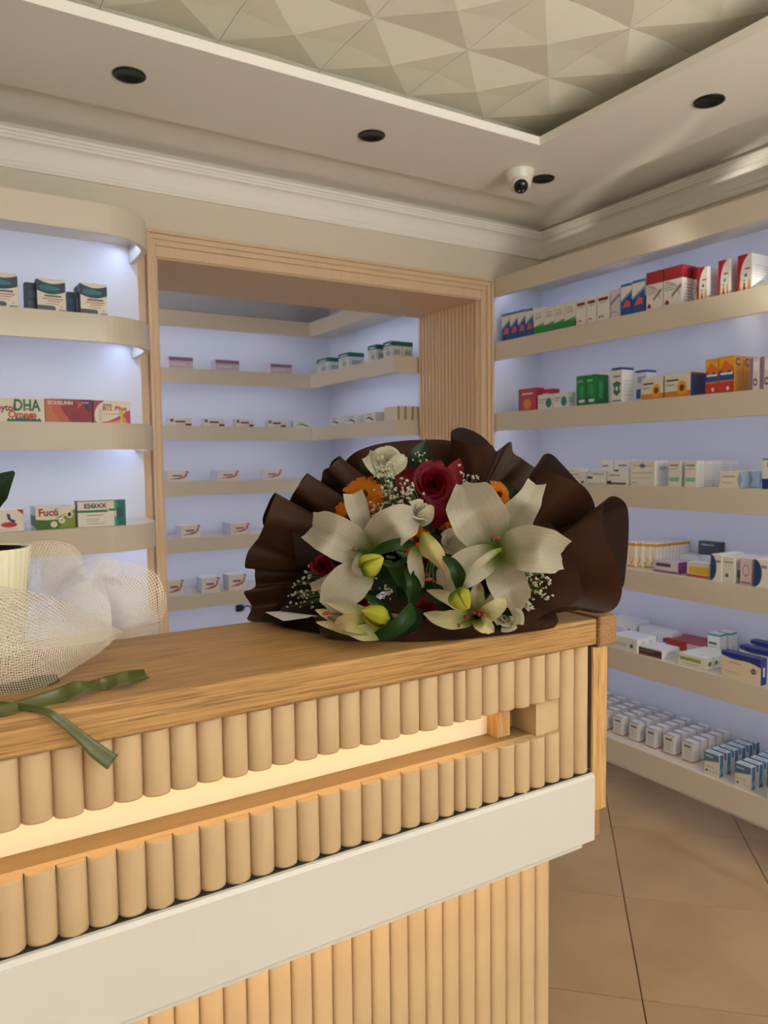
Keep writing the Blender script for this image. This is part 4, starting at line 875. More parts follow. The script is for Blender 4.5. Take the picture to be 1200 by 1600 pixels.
# half open lily at the bottom right
c0 = (745, 965, 1.05)
l = flower('lily', pistil(Wd(*c0), Wd(752, 955, 1.01)), STEM, 'half-open cream lily with rust anthers at the bottom')
for pts, wd in (
    ([c0, (722, 945, 1.02), (698, 933, 1.01), (667, 922, 1.02)], [4, 11, 13, 9, 1]),
    ([c0, (716, 968, 1.0), (690, 967, .99), (662, 958, 1.0)], [5, 14, 16, 11, 1]),
    ([c0, (744, 945, 1.03), (746, 928, 1.02), (748, 907, 1.03)], [5, 14, 15, 10, 1]),
    ([c0, (764, 945, 1.03), (777, 928, 1.03), (786, 910, 1.04)], [4, 9, 9, 7, 1]),
    ([c0, (760, 960, 1.0), (776, 949, .99), (790, 936, 1.0)], [5, 12, 15, 12, 2]),
    ([c0, (752, 974, .99), (762, 980, .985), (771, 988, .99)], [4, 12, 13, 9, 1])):
    pstrip('petal', pts, wd, LILYG, l, cup=.45, ridge=.1, wave=.001)
stamens(l, Wd(748, 968, 1.04), [Wd(*p) for p in ((727, 964, .985), (738, 957, .98), (748, 960, .975), (757, 962, .98), (717, 977, .975), (752, 955, .985))])
# half open lily at the bottom left
l = flower('lily', pistil(Wd(575, 980, 1.0), Wd(520, 966, .985)), STEM, 'half-open pale lily lying at the bottom left')
for pts, wd, mm in (
    ([(600, 968, 1.0), (566, 958, .985), (540, 950, .985), (510, 941, .995)], [8, 11, 12, 8, 1], LILYG),
    ([(585, 978, .985), (560, 975, .965), (540, 972, .965), (524, 976, .975)], [13, 16, 15, 11, 3], BUDP),
    ([(575, 990, 1.0), (545, 985, .985), (520, 978, .985), (494, 972, .99)], [7, 8, 8, 6, 1], LILYG),
    ([(555, 976, 1.01), (530, 968, 1.0), (512, 960, 1.0), (493, 953, 1.0)], [8, 11, 10, 7, 1], LILYG),
    ([(606, 985, .99), (580, 988, .97), (556, 988, .965), (540, 984, .97)], [10, 14, 14, 8, 3], LILYG)):
    pstrip('petal', pts, wd, mm, l, cup=.5, ridge=.08)
stamens(l, Wd(560, 972, 1.0), [Wd(510, 958, .985), Wd(516, 966, .985), Wd(524, 972, .98)])
# opening bud in the middle, with a pale petal and dark stamens
l = flower('lily', pistil(Wd(668, 905, 1.03), Wd(680, 880, 1.01)), STEM, 'opening lily bud hanging in the middle, pale green and pink')
pstrip('petal', [(660, 832, .985), (668, 850, .965), (682, 872, .965), (694, 893, .98)], [4, 17, 18, 10, 2], BUDP, l, cup=-.7, ridge=-.2)
pstrip('petal', [(667, 832, .99), (680, 848, .975), (692, 868, .975), (697, 893, .985)], [3, 10, 12, 8, 2], BUDP, l, cup=-.6, roll=.6)
pstrip('petal', [(650, 855, .99), (648, 875, .985), (652, 895, .99), (660, 918, 1.0)], [5, 12, 13, 10, 3], LILY, l, cup=.5)
pstrip('petal', [(690, 880, 1.0), (700, 890, .995), (700, 905, 1.0)], [3, 6, 5, 2], LILYG, l, cup=.4)
stamens(l, Wd(676, 868, 1.01), [Wd(670, 905, .99), Wd(677, 908, .995), Wd(664, 898, .995)])
# closed buds: several sepals wrapped around a pointed body
def bud(a, b, w, lab):
    A, Bp = Wd(*a), Wd(*b); ax = (Bp-A); L = ax.length; q = Vector((0, 0, 1)).rotation_difference(ax.normalized()).to_matrix().to_4x4(); R = w*K
    prof = [(.3, 0), (.8, .12), (1, .32), (.92, .52), (.68, .74), (.34, .92), (.03, 1.06)]
    bm = lathe(bmesh.new(), [(r*R, h*L) for r, h in prof], A, 24, q, wob=lambda i, r: 1+.20*math.cos(6*PI*i/24*1.0))
    uv = bm.loops.layers.uv.new('UVMap')
    for f in bm.faces:
        for lp in f.loops: lp[uv].uv = (.5, (lp.vert.co-A).dot(ax)/L/L)
    o = flower('lily_bud', bm, BUD, lab)
    for k in range(3):
        th = 2*PI*k/3+.5; S = []
        X, Y = q @ Vector((math.cos(th), math.sin(th), 0)), 0
        for r, h in prof: S.append(A+ax*h+X*(r*R*1.12+.002))
        strip('sepal', S, [.35*R, .75*R, .85*R, .75*R, .55*R, .1*R], BUD, o, nrm=X, cup=-.45, ridge=-.18, nu=7, nv=12)
bud((566, 893, .97), (597, 872, .965), 14, 'yellow-green bud beside the left lily')
bud((606, 968, .96), (567, 955, .95), 14, 'yellow-green bud at the bottom left')
bud((712, 922, .97), (731, 950, .965), 14, 'yellow-green bud above the half-open lily')
# rose-like blooms
def rose(px, py, d, R, m, lab, n=26, tilt=(0, .25), open_=1, out=(), seed=1):
    rnd = random.Random(seed); C = Wd(px, py, d); A = ((CAM-C).normalized()+UP*tilt[1]+RT*tilt[0]).normalized()
    X = A.cross(UP).normalized(); Y = X.cross(A)
    bm = lathe(bmesh.new(), [(R*.3, -.4*R), (R*.42, -.1*R), (R*.2, .3*R), (0, .5*R)], C, 14, Vector((0, 0, 1)).rotation_difference(A).to_matrix().to_4x4())
    o = flower('rose', bm, m, lab)
    for k in range(n):
        f = k/(n-1); th = k*2.39996+rnd.uniform(-.15, .15); rk = R*(.13+.87*f**1.1); ph = 1.25-.55*f; hk = R*(.95-.45*f); lip = R*(.04+.30*f*open_)
        bm = bmesh.new(); uvl = bm.loops.layers.uv.new('UVMap'); rows = []
        for i in range(7):
            t = i/6; row = []
            for j in range(7):
                s = -1+j/3; a = th+s*ph*(1 if t < .5 else 1-.25*(t-.5)*2*abs(s))
                rr = rk*(.35+.65*math.sin(min(1, t*1.15)*PI/2)) + lip*max(0, t-.7)/.3 + rk*.05*s
                h = -.3*R+(hk+.3*R)*t*(1-.10*s*s) - lip*.7*max(0, t-.75)/.25
                rows_p = C+A*h+(X*math.cos(a)+Y*math.sin(a))*rr
                rows_p.z = max(rows_p.z, FLOORZ)
                row.append((bm.verts.new(rows_p), (j/6, t)))
            rows.append(row)
        for a, b in zip(rows, rows[1:]):
            for j in range(6):
                c = (a[j], a[j+1], b[j+1], b[j]); fc = bm.faces.new([x[0] for x in c])
                for lp, x in zip(fc.loops, c): lp[uvl].uv = x[1]
        obj('petal', bm, m, o, smooth=True)
    for pts, wd, kw in out: pstrip('petal', pts, wd, m, o, **kw)
    return o
rose(677, 757, 1.06, 30*K, ROSE, 'large open red rose at the top of the bouquet', out=(
    ([(668, 775, 1.07), (650, 758, 1.07), (634, 745, 1.08), (628, 738, 1.09)], [14, 22, 18, 3], dict(cup=.35)),
    ([(690, 765, 1.08), (704, 750, 1.08), (712, 735, 1.09), (719, 717, 1.11)], [14, 18, 13, 2], dict(cup=.35)),
    ([(680, 745, 1.08), (682, 738, 1.08), (686, 728, 1.09), (690, 720, 1.11)], [14, 16, 9, 1], dict(cup=.3)),
    ([(700, 765, 1.07), (695, 790, 1.07), (688, 805, 1.07), (680, 824, 1.08)], [14, 20, 15, 4], dict(cup=.3)),
    ([(675, 780, 1.04), (668, 788, 1.04), (660, 790, 1.05)], [18, 20, 10], dict(cup=.3))))
rose(505, 885, 1.075, 17*K, ROSE, 'red rose tucked behind the left lily', n=14, seed=2)
rose(560, 943, 1.06, 17*K, ROSE, 'dark red rose low in the bouquet beneath the left lily', n=14, seed=3)
rose(664, 958, 1.075, 22*K, ROSE, 'dark red rose in the shadow at the bottom centre', n=14, seed=4)
rose(600, 722, 1.10, 24*K, ROSEW, 'cream white bloom at the top left', n=16, seed=5, tilt=(0, .5), out=(
    ([(600, 740, 1.1), (588, 725, 1.09), (574, 712, 1.10)], [12, 16, 10], dict(cup=.5)), ([(606, 738, 1.09), (622, 724, 1.09), (633, 713, 1.10)], [12, 14, 4], dict(cup=.5))))
rose(655, 800, 1.03, 18*K, ROSEW, 'cream bloom between the left lily and the red rose', n=14, seed=6, tilt=(.2, .6), out=(
    ([(654, 815, 1.03), (666, 806, 1.02), (675, 790, 1.02)], [10, 13, 4], dict(cup=.4)),))
rose(706, 848, 1.08, 18*K, ROSEW, 'cream bloom half hidden behind the right lily', n=12, seed=7)
rose(792, 966, 1.06, 21*K, ROSEW, 'cream white bloom at the lower right', n=18, seed=8)
# gerberas
def gerbera(px, py, d, R, lab, tilt=(0, 0), n=20):
    C = Wd(px, py, d); A = ((CAM-C).normalized()+UP*tilt[1]+RT*tilt[0]).normalized(); X = A.cross(UP).normalized(); Y = X.cross(A)
    q = Vector((0, 0, 1)).rotation_difference(A).to_matrix().to_4x4()
    bm = bmesh.new(); r0 = R*.24
    for k in range(60):
        rr = r0*math.sqrt(k/60); a = k*2.39996; h = .25*r0*(1-(rr/r0)**2)
        bmesh.ops.create_icosphere(bm, subdivisions=1, radius=r0*.11, matrix=Matrix.Translation(C+A*(h+.001)+(X*math.cos(a)+Y*math.sin(a))*rr))
    lathe(bm, [(r0, -.3*r0), (r0, 0), (r0*.6, .2*r0), (0, .25*r0)], C, 16, q)
    o = flower('gerbera', bm, mat('gerbera_eye', (166, 84, 26), .8), lab)
    for ring_, (rr, h, w) in enumerate(((1, 0, .125), (.8, .004, .11), (.5, .007, .08))):
        for k in range(n):
            a = 2*PI*(k+.5*ring_)/n+random.uniform(-.05, .05); D = X*math.cos(a)+Y*math.sin(a); r1 = R*rr*random.uniform(.93, 1.05)
            S = [C+D*r0*.7, C+D*r1*.5+A*(h+.004), C+D*r1*.85+A*(h+.002), C+D*r1-A*(.003-h)]
            strip('petal', S, [R*w*.5, R*w, R*w*1.1, R*w*.35], GERB, o, nrm=A, cup=.25, nv=8, nu=5, ridge=-.15)
gerbera(568, 776, 1.10, 38*K, 'orange gerbera at the upper left', (-.1, .3))
gerbera(548, 810, 1.09, 33*K, 'orange gerbera half hidden behind the raised lily petal', (-.4, -.1))
gerbera(775, 775, 1.10, 27*K, 'orange gerbera peeking out behind the right lily', (.5, .2))
gerbera(698, 812, 1.10, 22*K, 'small orange gerbera below the red rose', (0, 0))
gerbera(650, 846, 1.07, 28*K, 'deep orange gerbera behind the central bud', (0, .3))
# baby's breath: sprays too fine to count, stems and tiny double blooms
def spray(name_l, blobs, root, n, r=2.6, seed=1):
    rnd = random.Random(seed); bm = bmesh.new(); st = bmesh.new(); R0 = Wd(*root)
    for cx, cy, d, sx, sy, k in blobs:
        for _ in range(int(n*k)):
            p = Wd(rnd.gauss(cx, sx*.5), rnd.gauss(cy, sy*.5), d+rnd.uniform(-.02, .015))
            if p.z < FLOORZ+.004: continue
            rr = r*K*rnd.uniform(.7, 1.35)
            for q in range(5):
                v = Vector((rnd.uniform(-1, 1), rnd.uniform(-1, 1), rnd.uniform(-1, 1))).normalized()*rr*.55
                bmesh.ops.create_icosphere(bm, subdivisions=1, radius=rr*.6, matrix=Matrix.Translation(p+v) @ Matrix.Diagonal((1, rnd.uniform(.6, 1), rnd.uniform(.6, 1), 1)))
            if rnd.random() < .5: tube(st, [p, p.lerp(R0, .3)+Vector((0, 0, -.004)), p.lerp(R0, .75)], .0005, 4)
    o = flower('gypsophila_spray', bm, BREATH, name_l); o['kind'] = 'stuff'
    s = obj('sprig_stems', st, STEM, o, smooth=True); s['kind'] = 'stuff'
spray("baby's breath spray at the upper left", [(603, 738, 1.045, 22, 22, 1), (618, 772, 1.04, 24, 22, 1.2), (590, 795, 1.05, 14, 18, .6), (610, 755, 1.03, 30, 30, .5)], (640, 850, 1.15), 34, seed=3)
spray("baby's breath sprigs beside the red rose", [(642, 762, 1.02, 16, 16, .6), (655, 716, 1.10, 12, 8, .4), (722, 742, 1.10, 8, 16, .6), (742, 745, 1.12, 12, 6, .3)], (690, 850, 1.15), 26, seed=4)
spray("baby's breath spray at the lower left", [(475, 928, 1.09, 24, 26, 1), (484, 895, 1.09, 10, 12, .3), (520, 940, 1.09, 30, 10, .2)], (600, 900, 1.15), 44, r=2.4, seed=5)
spray("baby's breath spray at the lower right", [(838, 915, 1.09, 26, 28, 1.2), (822, 945, 1.08, 12, 10, .5)], (760, 900, 1.15), 60, r=3.0, seed=6)
spray("baby's breath sprigs in the dark centre", [(600, 925, 1.06, 22, 16, .6), (640, 875, 1.09, 20, 8, .2)], (640, 900, 1.15), 24, r=2.4, seed=7)
# leaves
for pts, wd, mm, kw in (
    ([(636, 752, 1.12), (645, 732, 1.12), (656, 710, 1.12), (667, 686, 1.13)], [4, 15, 15, 1], LEAFD, {}),
    ([(572, 735, 1.14), (571, 725, 1.14), (568, 716, 1.15)], [8, 9, 3], LEAFD, {}),
    ([(578, 866, .99), (600, 856, .98), (625, 850, .98), (650, 850, 1.0)], [1, 9, 10, 3], LEAF, dict(cup=.3)),
    ([(594, 876, 1.0), (612, 884, 1.0), (626, 880, 1.0), (644, 866, 1.01)], [2, 6, 6, 1], LEAF, dict(cup=.5)),
    ([(605, 880, 1.02), (630, 900, 1.0), (645, 920, .99), (644, 948, .99)], [3, 16, 15, 2], LEAF, dict(cup=.35)),
    ([(660, 870, 1.0), (640, 890, .99), (644, 915, .98), (640, 945, .99)], [2, 8, 9, 2], LEAF, dict(cup=.4)),
    ([(642, 943, .985), (636, 965, .965), (612, 985, .96), (570, 1000, .985)], [3, 14, 13, 1], LEAF, dict(cup=.35)),
    ([(642, 948, 1.0), (650, 962, .99), (640, 980, .98), (615, 996, .985)], [3, 12, 10, 1], LEAFD, dict(cup=.3)),
    ([(688, 869, .975), (706, 880, .965), (716, 898, .965), (716, 920, .98)], [1, 9, 12, 4], LEAF, dict(cup=.3)),
    ([(566, 928, .99), (584, 938, .98), (598, 950, .98), (612, 966, .98)], [1, 7, 8, 3], LEAF, dict(cup=.4)),
    ([(700, 925, 1.05), (728, 915, 1.05), (745, 905, 1.06)], [6, 14, 8], LEAFD, {}),
    ([(780, 945, 1.05), (790, 955, 1.04), (800, 962, 1.03)], [3, 7, 1], LEAFD, {}),
    ([(690, 930, 1.08), (660, 925, 1.08), (620, 930, 1.09)], [14, 18, 10], LEAFD, {}),
    ([(640, 900, 1.10), (600, 905, 1.10), (570, 915, 1.10)], [16, 20, 10], LEAFD, {}),
    ([(760, 760, 1.14), (790, 765, 1.14), (812, 775, 1.15)], [8, 12, 2], LEAFD, {}),
    ([(690, 840, 1.12), (700, 825, 1.11), (712, 812, 1.11)], [14, 18, 5], LEAFD, {}),
    ([(640, 820, 1.13), (620, 810, 1.13), (600, 815, 1.13)], [18, 24, 12], LEAFD, {}),
    ([(730, 830, 1.13), (740, 800, 1.13), (750, 770, 1.14)], [18, 24, 12], LEAFD, {}),
    ([(575, 860, 1.13), (560, 890, 1.12), (590, 930, 1.12)], [18, 24, 16], LEAFD, {}),
    ([(700, 880, 1.13), (680, 920, 1.12), (700, 960, 1.1)], [18, 26, 16], LEAFD, {})):
    o = pstrip('leaf', pts, wd, mm, bq, ridge=.12, **dict(dict(cup=.2), **kw)); o.matrix_parent_inverse = Matrix.Translation(-BO)
# wrapping paper: rim curve with its rolled folds, ruled back to the heart of the bouquet
def paper(name, rim, heart, n, rows=10, bulge=.0, lab=None, minz=None):
    R = cat([Wd(*p) for p in rim], n); Hh = cat([Wd(*p) for p in heart], n)
    bm = bmesh.new(); g = []
    for j in range(rows):
        t = j/(rows-1); r = []
        for i in range(n):
            q = R[i].lerp(Hh[i], t); q = q + (FW*bulge)*math.sin(PI*t)
            q.z = max(q.z, FLOORZ-.001); r.append(bm.verts.new(q))
        g.append(r)
    for a, b in zip(g, g[1:]):
        for i in range(n-1): bm.faces.new((a[i], a[i+1], b[i+1], b[i]))
    o = flower(name, bm, PAPER, lab)
    return o
rim = [(440, 985, 1.13), (410, 975, 1.14), (387, 969, 1.14), (390, 958, 1.15), (393, 947, 1.16), (381, 926, 1.14), (392, 921, 1.15), (399, 915, 1.16), (398, 900, 1.15), (397, 888, 1.15), (383, 887, 1.13), (386, 865, 1.12), (396, 850, 1.12), (405, 838, 1.11),
       (416, 812, 1.09), (424, 788, 1.10), (431, 772, 1.12), (428, 771, 1.15), (420, 785, 1.17), (410, 815, 1.18), (425, 835, 1.20), (445, 800, 1.20),
       (455, 777, 1.15), (464, 762, 1.13), (479, 742, 1.14), (479, 740, 1.17), (470, 752, 1.19), (462, 772, 1.20), (480, 780, 1.22), (500, 755, 1.22),
       (505, 736, 1.18), (516, 729, 1.17), (530, 714, 1.18), (529, 713, 1.21), (518, 722, 1.22), (515, 735, 1.23), (530, 740, 1.24),
       (542, 718, 1.22), (560, 704, 1.21), (590, 694, 1.21), (625, 689, 1.21), (660, 687, 1.21), (700, 688, 1.22), (735, 700, 1.25), (766, 698, 1.24),
       (755, 683, 1.22), (738, 673, 1.20), (720, 668, 1.18), (706, 673, 1.16), (705, 680, 1.14), (712, 687, 1.125), (728, 694, 1.12), (750, 697, 1.125), (768, 695, 1.14),
       (775, 705, 1.2), (783, 700, 1.22), (798, 690, 1.22), (802, 707, 1.22), (815, 716, 1.22), (835, 730, 1.24), (880, 755, 1.25), (905, 757, 1.22),
       (897, 746, 1.20), (880, 727, 1.18), (864, 711, 1.165), (853, 709, 1.15), (846, 716, 1.13), (850, 729, 1.11), (860, 739, 1.10), (885, 747, 1.10), (910, 758, 1.11), (925, 778, 1.14),
       (935, 810, 1.19), (955, 870, 1.21), (972, 918, 1.19),
       (979, 880, 1.18), (982, 840, 1.17), (982, 805, 1.16), (977, 786, 1.15), (963, 776, 1.13), (950, 778, 1.11), (943, 792, 1.10), (942, 820, 1.095), (948, 845, 1.095), (960, 872, 1.10), (969, 895, 1.11), (972, 922, 1.13), (966, 944, 1.14), (952, 956, 1.14), (930, 958, 1.13), (918, 953, 1.12), (890, 955, 1.11), (862, 960, 1.11)]
nr = len(rim)
heart = []
for i in range(nr):
    t = i/(nr-1)
    heart.append(((560, 930, 1.16), (540, 900, 1.17), (575, 850, 1.19), (600, 820, 1.2), (650, 800, 1.21), (700, 795, 1.2), (740, 800, 1.19), (770, 830, 1.17), (790, 860, 1.16), (790, 900, 1.15), (780, 930, 1.14))[round(t*10)])
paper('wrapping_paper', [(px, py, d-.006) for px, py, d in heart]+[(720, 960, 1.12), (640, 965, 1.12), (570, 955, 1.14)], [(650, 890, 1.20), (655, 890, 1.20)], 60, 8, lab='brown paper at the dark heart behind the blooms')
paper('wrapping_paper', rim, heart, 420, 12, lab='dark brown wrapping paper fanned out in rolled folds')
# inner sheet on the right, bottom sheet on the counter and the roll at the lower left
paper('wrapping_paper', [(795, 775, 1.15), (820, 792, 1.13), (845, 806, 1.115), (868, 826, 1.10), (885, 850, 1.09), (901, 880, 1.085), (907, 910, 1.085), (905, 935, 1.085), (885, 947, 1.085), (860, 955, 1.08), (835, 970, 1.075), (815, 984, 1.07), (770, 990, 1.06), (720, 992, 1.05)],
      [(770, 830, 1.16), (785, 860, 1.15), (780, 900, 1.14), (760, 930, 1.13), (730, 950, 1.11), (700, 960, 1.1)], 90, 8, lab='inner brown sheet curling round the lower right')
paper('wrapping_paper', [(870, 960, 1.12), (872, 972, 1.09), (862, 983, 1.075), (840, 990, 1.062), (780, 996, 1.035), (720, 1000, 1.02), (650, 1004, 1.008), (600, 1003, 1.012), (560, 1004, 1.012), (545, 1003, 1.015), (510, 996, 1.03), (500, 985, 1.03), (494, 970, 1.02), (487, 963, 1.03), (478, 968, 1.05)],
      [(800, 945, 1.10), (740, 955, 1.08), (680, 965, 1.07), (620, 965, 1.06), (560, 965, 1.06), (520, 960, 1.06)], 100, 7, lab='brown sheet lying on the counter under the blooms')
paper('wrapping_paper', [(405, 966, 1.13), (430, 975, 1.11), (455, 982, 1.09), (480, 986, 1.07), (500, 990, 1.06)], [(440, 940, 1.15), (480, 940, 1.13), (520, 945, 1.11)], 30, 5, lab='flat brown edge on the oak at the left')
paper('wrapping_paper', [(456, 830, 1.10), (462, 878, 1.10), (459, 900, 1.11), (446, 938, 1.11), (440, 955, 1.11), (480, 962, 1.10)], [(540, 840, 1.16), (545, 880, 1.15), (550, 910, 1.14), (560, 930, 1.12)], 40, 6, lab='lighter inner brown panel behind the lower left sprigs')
# stems bound behind, resting on the counter
bm = bmesh.new(); rnd = random.Random(4)
for k in range(14):
    a = Wd(640+rnd.uniform(-40, 60), 890+rnd.uniform(-30, 30), 1.18); tube(bm, cat([a, Vector((.86+rnd.uniform(-.01, .01), 1.10+rnd.uniform(-.01, .01), TOP+.045+rnd.uniform(-.01, .01))), Vector((.98+rnd.uniform(-.02, .02), 1.22+rnd.uniform(-.02, .02), TOP+.03+rnd.uniform(-.01, .01)))], 8), .003, 6)
o = flower('stems', bm, STEM); o['kind'] = 'stuff'
# small printed card
q = [Wd(415, 958, 1.10), Wd(438, 956.5, 1.115), Wd(497, 964, 1.07), Wd(443, 971.5, 1.06)]
bm = bmesh.new(); vs = [bm.verts.new(p+Vector((0, 0, .001))) for p in q]; bm.faces.new(vs)
cdm = mat('card_white', (214, 212, 214), .5); ink = mat('card_ink', (110, 110, 120), .6)
gift = obj('gift_card', bm, [cdm], bq); gift.matrix_parent_inverse = Matrix.Translation(-BO)
md = gift.modifiers.new('s', 'SOLIDIFY'); md.thickness = .0006
bm = bmesh.new()
for i in range(4):
    for j in range(5):
        if (i*5+j) % 4 == 3: continue
        a0, a1 = .18+.15*i, .18+.15*i+.03; b0, b1 = .1+.16*j, .1+.16*j+.13
        def PT(a, b): return q[0].lerp(q[3], a).lerp(q[1].lerp(q[2], a), b)+Vector((0, 0, .0019))+(CAM-q[0]).normalized()*.0006
        bm.faces.new([bm.verts.new(PT(x, y)) for x, y in ((a0, b0), (a0, b1), (a1, b1), (a1, b0))])
g2_ = obj('printed_lines', bm, ink, gift)
# ---------------------------------------------------------------- potted plant with mesh and ribbon
pc = Wd(-26, 857, .96); PC = Vector((pc.x, pc.y, TOP))
pp = empty('potted_plant', PC); tag(pp, 'white ribbed plant pot wrapped in white mesh with an olive ribbon, far left', 'plant')
ph_ = pc.z-TOP; R0 = 66*K*.96
bm = lathe(bmesh.new(), [(R0*.72, .001), (R0*.74, .004), (R0*.9, ph_*.6), (R0*1.0, ph_), (R0*1.0, ph_+.001), (R0*.94, ph_), (R0*.92, ph_-.03), (0, ph_-.03)], n=144, wob=lambda i, r: (1+.03*abs(math.sin(i*PI/4))) if r > R0*.5 else 1)
obj('pot', bm, mat('pot_white', (238, 234, 206), .35), pp, smooth=True)
bm = lathe(bmesh.new(), [(R0*.925, ph_-.028), (R0*.925, ph_-.002), (R0*.90, ph_-.001), (R0*.89, ph_-.021)], n=48); obj('dark_liner', bm, BLACK, pp, smooth=True)  # added black ring, putting the darkness of the pot opening into colour
bm = lathe(bmesh.new(), [(R0*.92, ph_-.022), (R0*.5, ph_-.018), (0, ph_-.016)], n=40, wob=lambda i, r: 1+.0*i); obj('soil', bm, mat('soil', (46, 32, 24), .95, bump=1, bscale=120), pp)
def wpart(o, par=pp, off=PC): o.matrix_parent_inverse = Matrix.Translation(-off); return o
wpart(strip('leaf', [Wd(-30, 845, .95), Wd(-25, 800, .93), Wd(-8, 765, .92), Wd(22, 737, .93)], [.003, .014, .018, .002], LEAFD, pp, cup=.3, ridge=.1))
wpart(strip('leaf', [Wd(-40, 845, .95), Wd(-60, 790, .95), Wd(-95, 750, .96), Wd(-130, 740, .98)], [.003, .018, .022, .002], LEAFD, pp, cup=.3, ridge=.1))
wpart(strip('leaf', [Wd(-30, 845, .97), Wd(-28, 790, 1.0), Wd(-50, 730, 1.04), Wd(-60, 690, 1.06)], [.003, .016, .018, .002], LEAFD, pp, cup=.3, ridge=.1))
def netmat(name, rgb, cover):
    """woven mesh: threads both ways over the UVs, open between them"""
    m = bpy.data.materials.new(name); m.use_nodes = True; nt = m.node_tree; b = nt.nodes['Principled BSDF']
    b.inputs['Base Color'].default_value = lin(rgb)+(1,); b.inputs['Roughness'].default_value = .5
    uv = nt.nodes.new('ShaderNodeUVMap'); sp_ = nt.nodes.new('ShaderNodeSeparateXYZ'); nt.links.new(uv.outputs[0], sp_.inputs[0]); outs = []
    for ax in ('X', 'Y'):
        f = nt.nodes.new('ShaderNodeMath'); f.operation = 'FRACT'; nt.links.new(sp_.outputs[ax], f.inputs[0])
        l = nt.nodes.new('ShaderNodeMath'); l.operation = 'LESS_THAN'; l.inputs[1].default_value = cover; nt.links.new(f.outputs[0], l.inputs[0]); outs.append(l)
    mx = nt.nodes.new('ShaderNodeMath'); mx.operation = 'MAXIMUM'; nt.links.new(outs[0].outputs[0], mx.inputs[0]); nt.links.new(outs[1].outputs[0], mx.inputs[1])
    tr = nt.nodes.new('ShaderNodeBsdfTransparent'); ms = nt.nodes.new('ShaderNodeMixShader')
    nt.links.new(mx.outputs[0], ms.inputs[0]); nt.links.new(tr.outputs[0], ms.inputs[1]); nt.links.new(b.outputs[0], ms.inputs[2])
    nt.links.new(ms.outputs[0], nt.nodes['Material Output'].inputs[0]); return m
NET = netmat('mesh_thread', (222, 212, 200), .19)
def net(A, Bc, bulge, nu=48, nv=24, pitch=.0030, dirv=None, skew=0, C=None):
    a = cat([Wd(*p) for p in A], nu); b = cat([Wd(*p) for p in Bc], nu); c = cat([Wd(*p) for p in C], nu) if C else None
    bm = bmesh.new(); uvl = bm.loops.layers.uv.new('UVMap'); g = []
    D = dirv if dirv is not None else -FW
    lu_ = sum((a[i+1]-a[i]).length+(b[i+1]-b[i]).length for i in range(nu-1))/2
    lv_ = sum((a[i]-b[i]).length for i in range(nu))/nu*1.25
    for j in range(nv):
        t = j/(nv-1); r = []
        for i in range(nu):
            p = a[i].lerp(b[i], t) if c is None else a[i]*(1-t)**2+c[i]*2*t*(1-t)+b[i]*t*t
            p = p+D*bulge*math.sin(PI*t)
            p.z = max(p.z, FLOORZ)
            u = i/(nu-1); r.append((bm.verts.new(p), ((u*lu_+skew*t*lv_)/pitch, (t*lv_-skew*u*lu_)/pitch)))
        g.append(r)
    for x, y in zip(g, g[1:]):
        for i in range(nu-1):
            cc_ = (x[i], x[i+1], y[i+1], y[i]); f = bm.faces.new([k[0] for k in cc_])
            for lp, k in zip(f.loops, cc_): lp[uvl].uv = k[1]
    return wpart(obj('mesh_wrap', bm, NET, pp, smooth=True))
# near roll: front and back skins joined at the tip
TA = [(-60, 912, .84), (0, 916, .84), (50, 924, .85), (95, 938, .86), (130, 955, .875), (158, 972, .89), (176, 992, .90)]
TB = [(-60, 1125, .775), (0, 1104, .79), (40, 1090, .80), (80, 1068, .815), (120, 1042, .835), (155, 1020, .86), (176, 1000, .90)]
net(TA, TB, .045, skew=.25)
net([(x, y, d+.005) for x, y, d in TA], [(x, y, d+.02) for x, y, d in TB], -.045, skew=-.15)
# second loop with its tube
net([(86, 938, .93), (92, 915, .93), (108, 892, .94), (130, 876, .95), (155, 869, .96), (178, 873, .97), (190, 890, .98)],
    [(172, 1010, .93), (174, 990, .93), (174, 965, .93), (172, 940, .94), (166, 925, .95), (170, 915, .97), (206, 915, .99)], .03, skew=.2)
net([(86, 938, .95), (110, 920, .96), (140, 905, .97), (156, 900, .97)], [(160, 1000, .92), (172, 975, .92), (172, 940, .93), (158, 902, .97)], .02, skew=-.2)
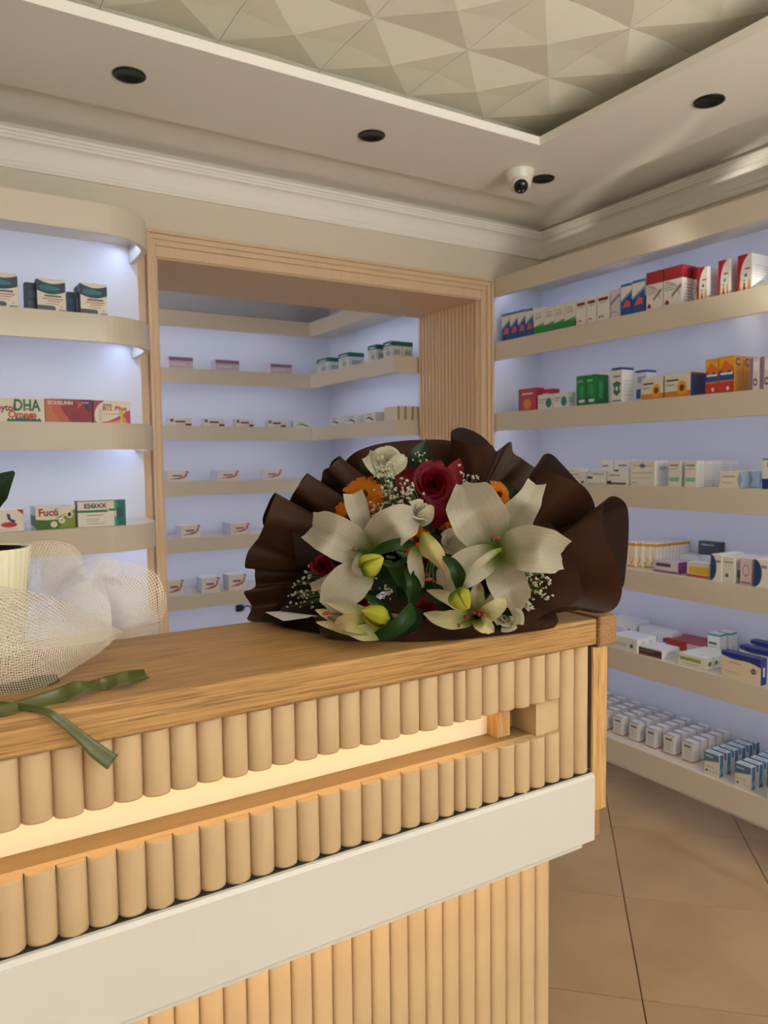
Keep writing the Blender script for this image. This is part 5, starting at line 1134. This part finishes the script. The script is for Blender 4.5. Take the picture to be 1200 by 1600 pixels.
# right loop
net([(150, 876, 1.0), (180, 874, 1.0), (205, 880, 1.0), (232, 888, 1.0), (250, 905, .995), (259, 930, .99), (258, 955, .99), (249, 986, .995)],
    [(165, 930, .96), (170, 940, .96), (173, 955, .96), (175, 965, .96), (175, 975, .96), (175, 985, .965), (176, 992, .97), (176, 998, .98)], .03, skew=.1)
net([(160, 905, 1.03), (200, 900, 1.03), (235, 925, 1.03), (249, 960, 1.03), (248, 987, 1.04)], [(165, 950, 1.01), (170, 960, 1.01), (172, 970, 1.01), (175, 985, 1.02), (176, 1000, 1.03)], -.01)
# high loops behind
net([(36, 850, 1.0), (60, 846, 1.0), (90, 846, 1.0), (112, 852, 1.0), (125, 864, 1.0), (132, 878, 1.0)], [(36, 935, .98), (50, 938, .98), (66, 940, .98), (78, 938, .98), (90, 930, .98), (110, 900, .98)], .02)
net([(66, 880, 1.02), (75, 860, 1.02), (95, 852, 1.02), (118, 866, 1.01), (135, 890, 1.0)], [(80, 935, 1.0), (90, 930, 1.0), (100, 925, 1.0), (115, 915, 1.0), (140, 905, .99)], .015)
# olive satin ribbon: two tails
RIB = mat('olive_satin', (84, 88, 40), .3, noise=.15, nscale=60, stretch=(1, 6, 1), sheen=1)
def Zc(px, py, h=.001): return onZ(px, py, TOP+h)
wpart(strip('ribbon_tail', [Zc(-20, 1118, .004), Zc(35, 1104, .003), Zc(90, 1090, .004), Zc(128, 1074, .012), Zc(160, 1070, .005), Zc(195, 1060, .010), Zc(228, 1054, .003)], [.006, .0075, .0095, .010, .006, .0085, .0085, .006], RIB, pp, nv=40, nu=7, cup=.25, nrm=Vector((.1, -.75, .75)), minz=TOP+.0005, wave=.001, thick=.0004))
Ye = YC-.012
wpart(strip('ribbon_tail', [Zc(-10, 1098, .004), Zc(30, 1104, .004), onY(72, 1112, Ye-.0), onY(100, 1130, Ye-.006), onY(128, 1153, Ye-.008), onY(152, 1174, Ye-.012), onY(176, 1191, Ye-.014)], [.002, .0035, .0035, .0045, .0055, .0075, .0085], RIB, pp, nv=40, nu=5, nrm=Vector((-.1, -1, .35)), cup=.1, thick=.0004))
wpart(strip('ribbon_tail', [Zc(-10, 1078, .005), Zc(30, 1072, .006), Zc(60, 1068, .004), Zc(92, 1060, .006)], [.004, .007, .010, .006], RIB, pp, nv=20, nu=5, nrm=Vector((0, -.5, .8)), cup=.2, minz=TOP+.0005))
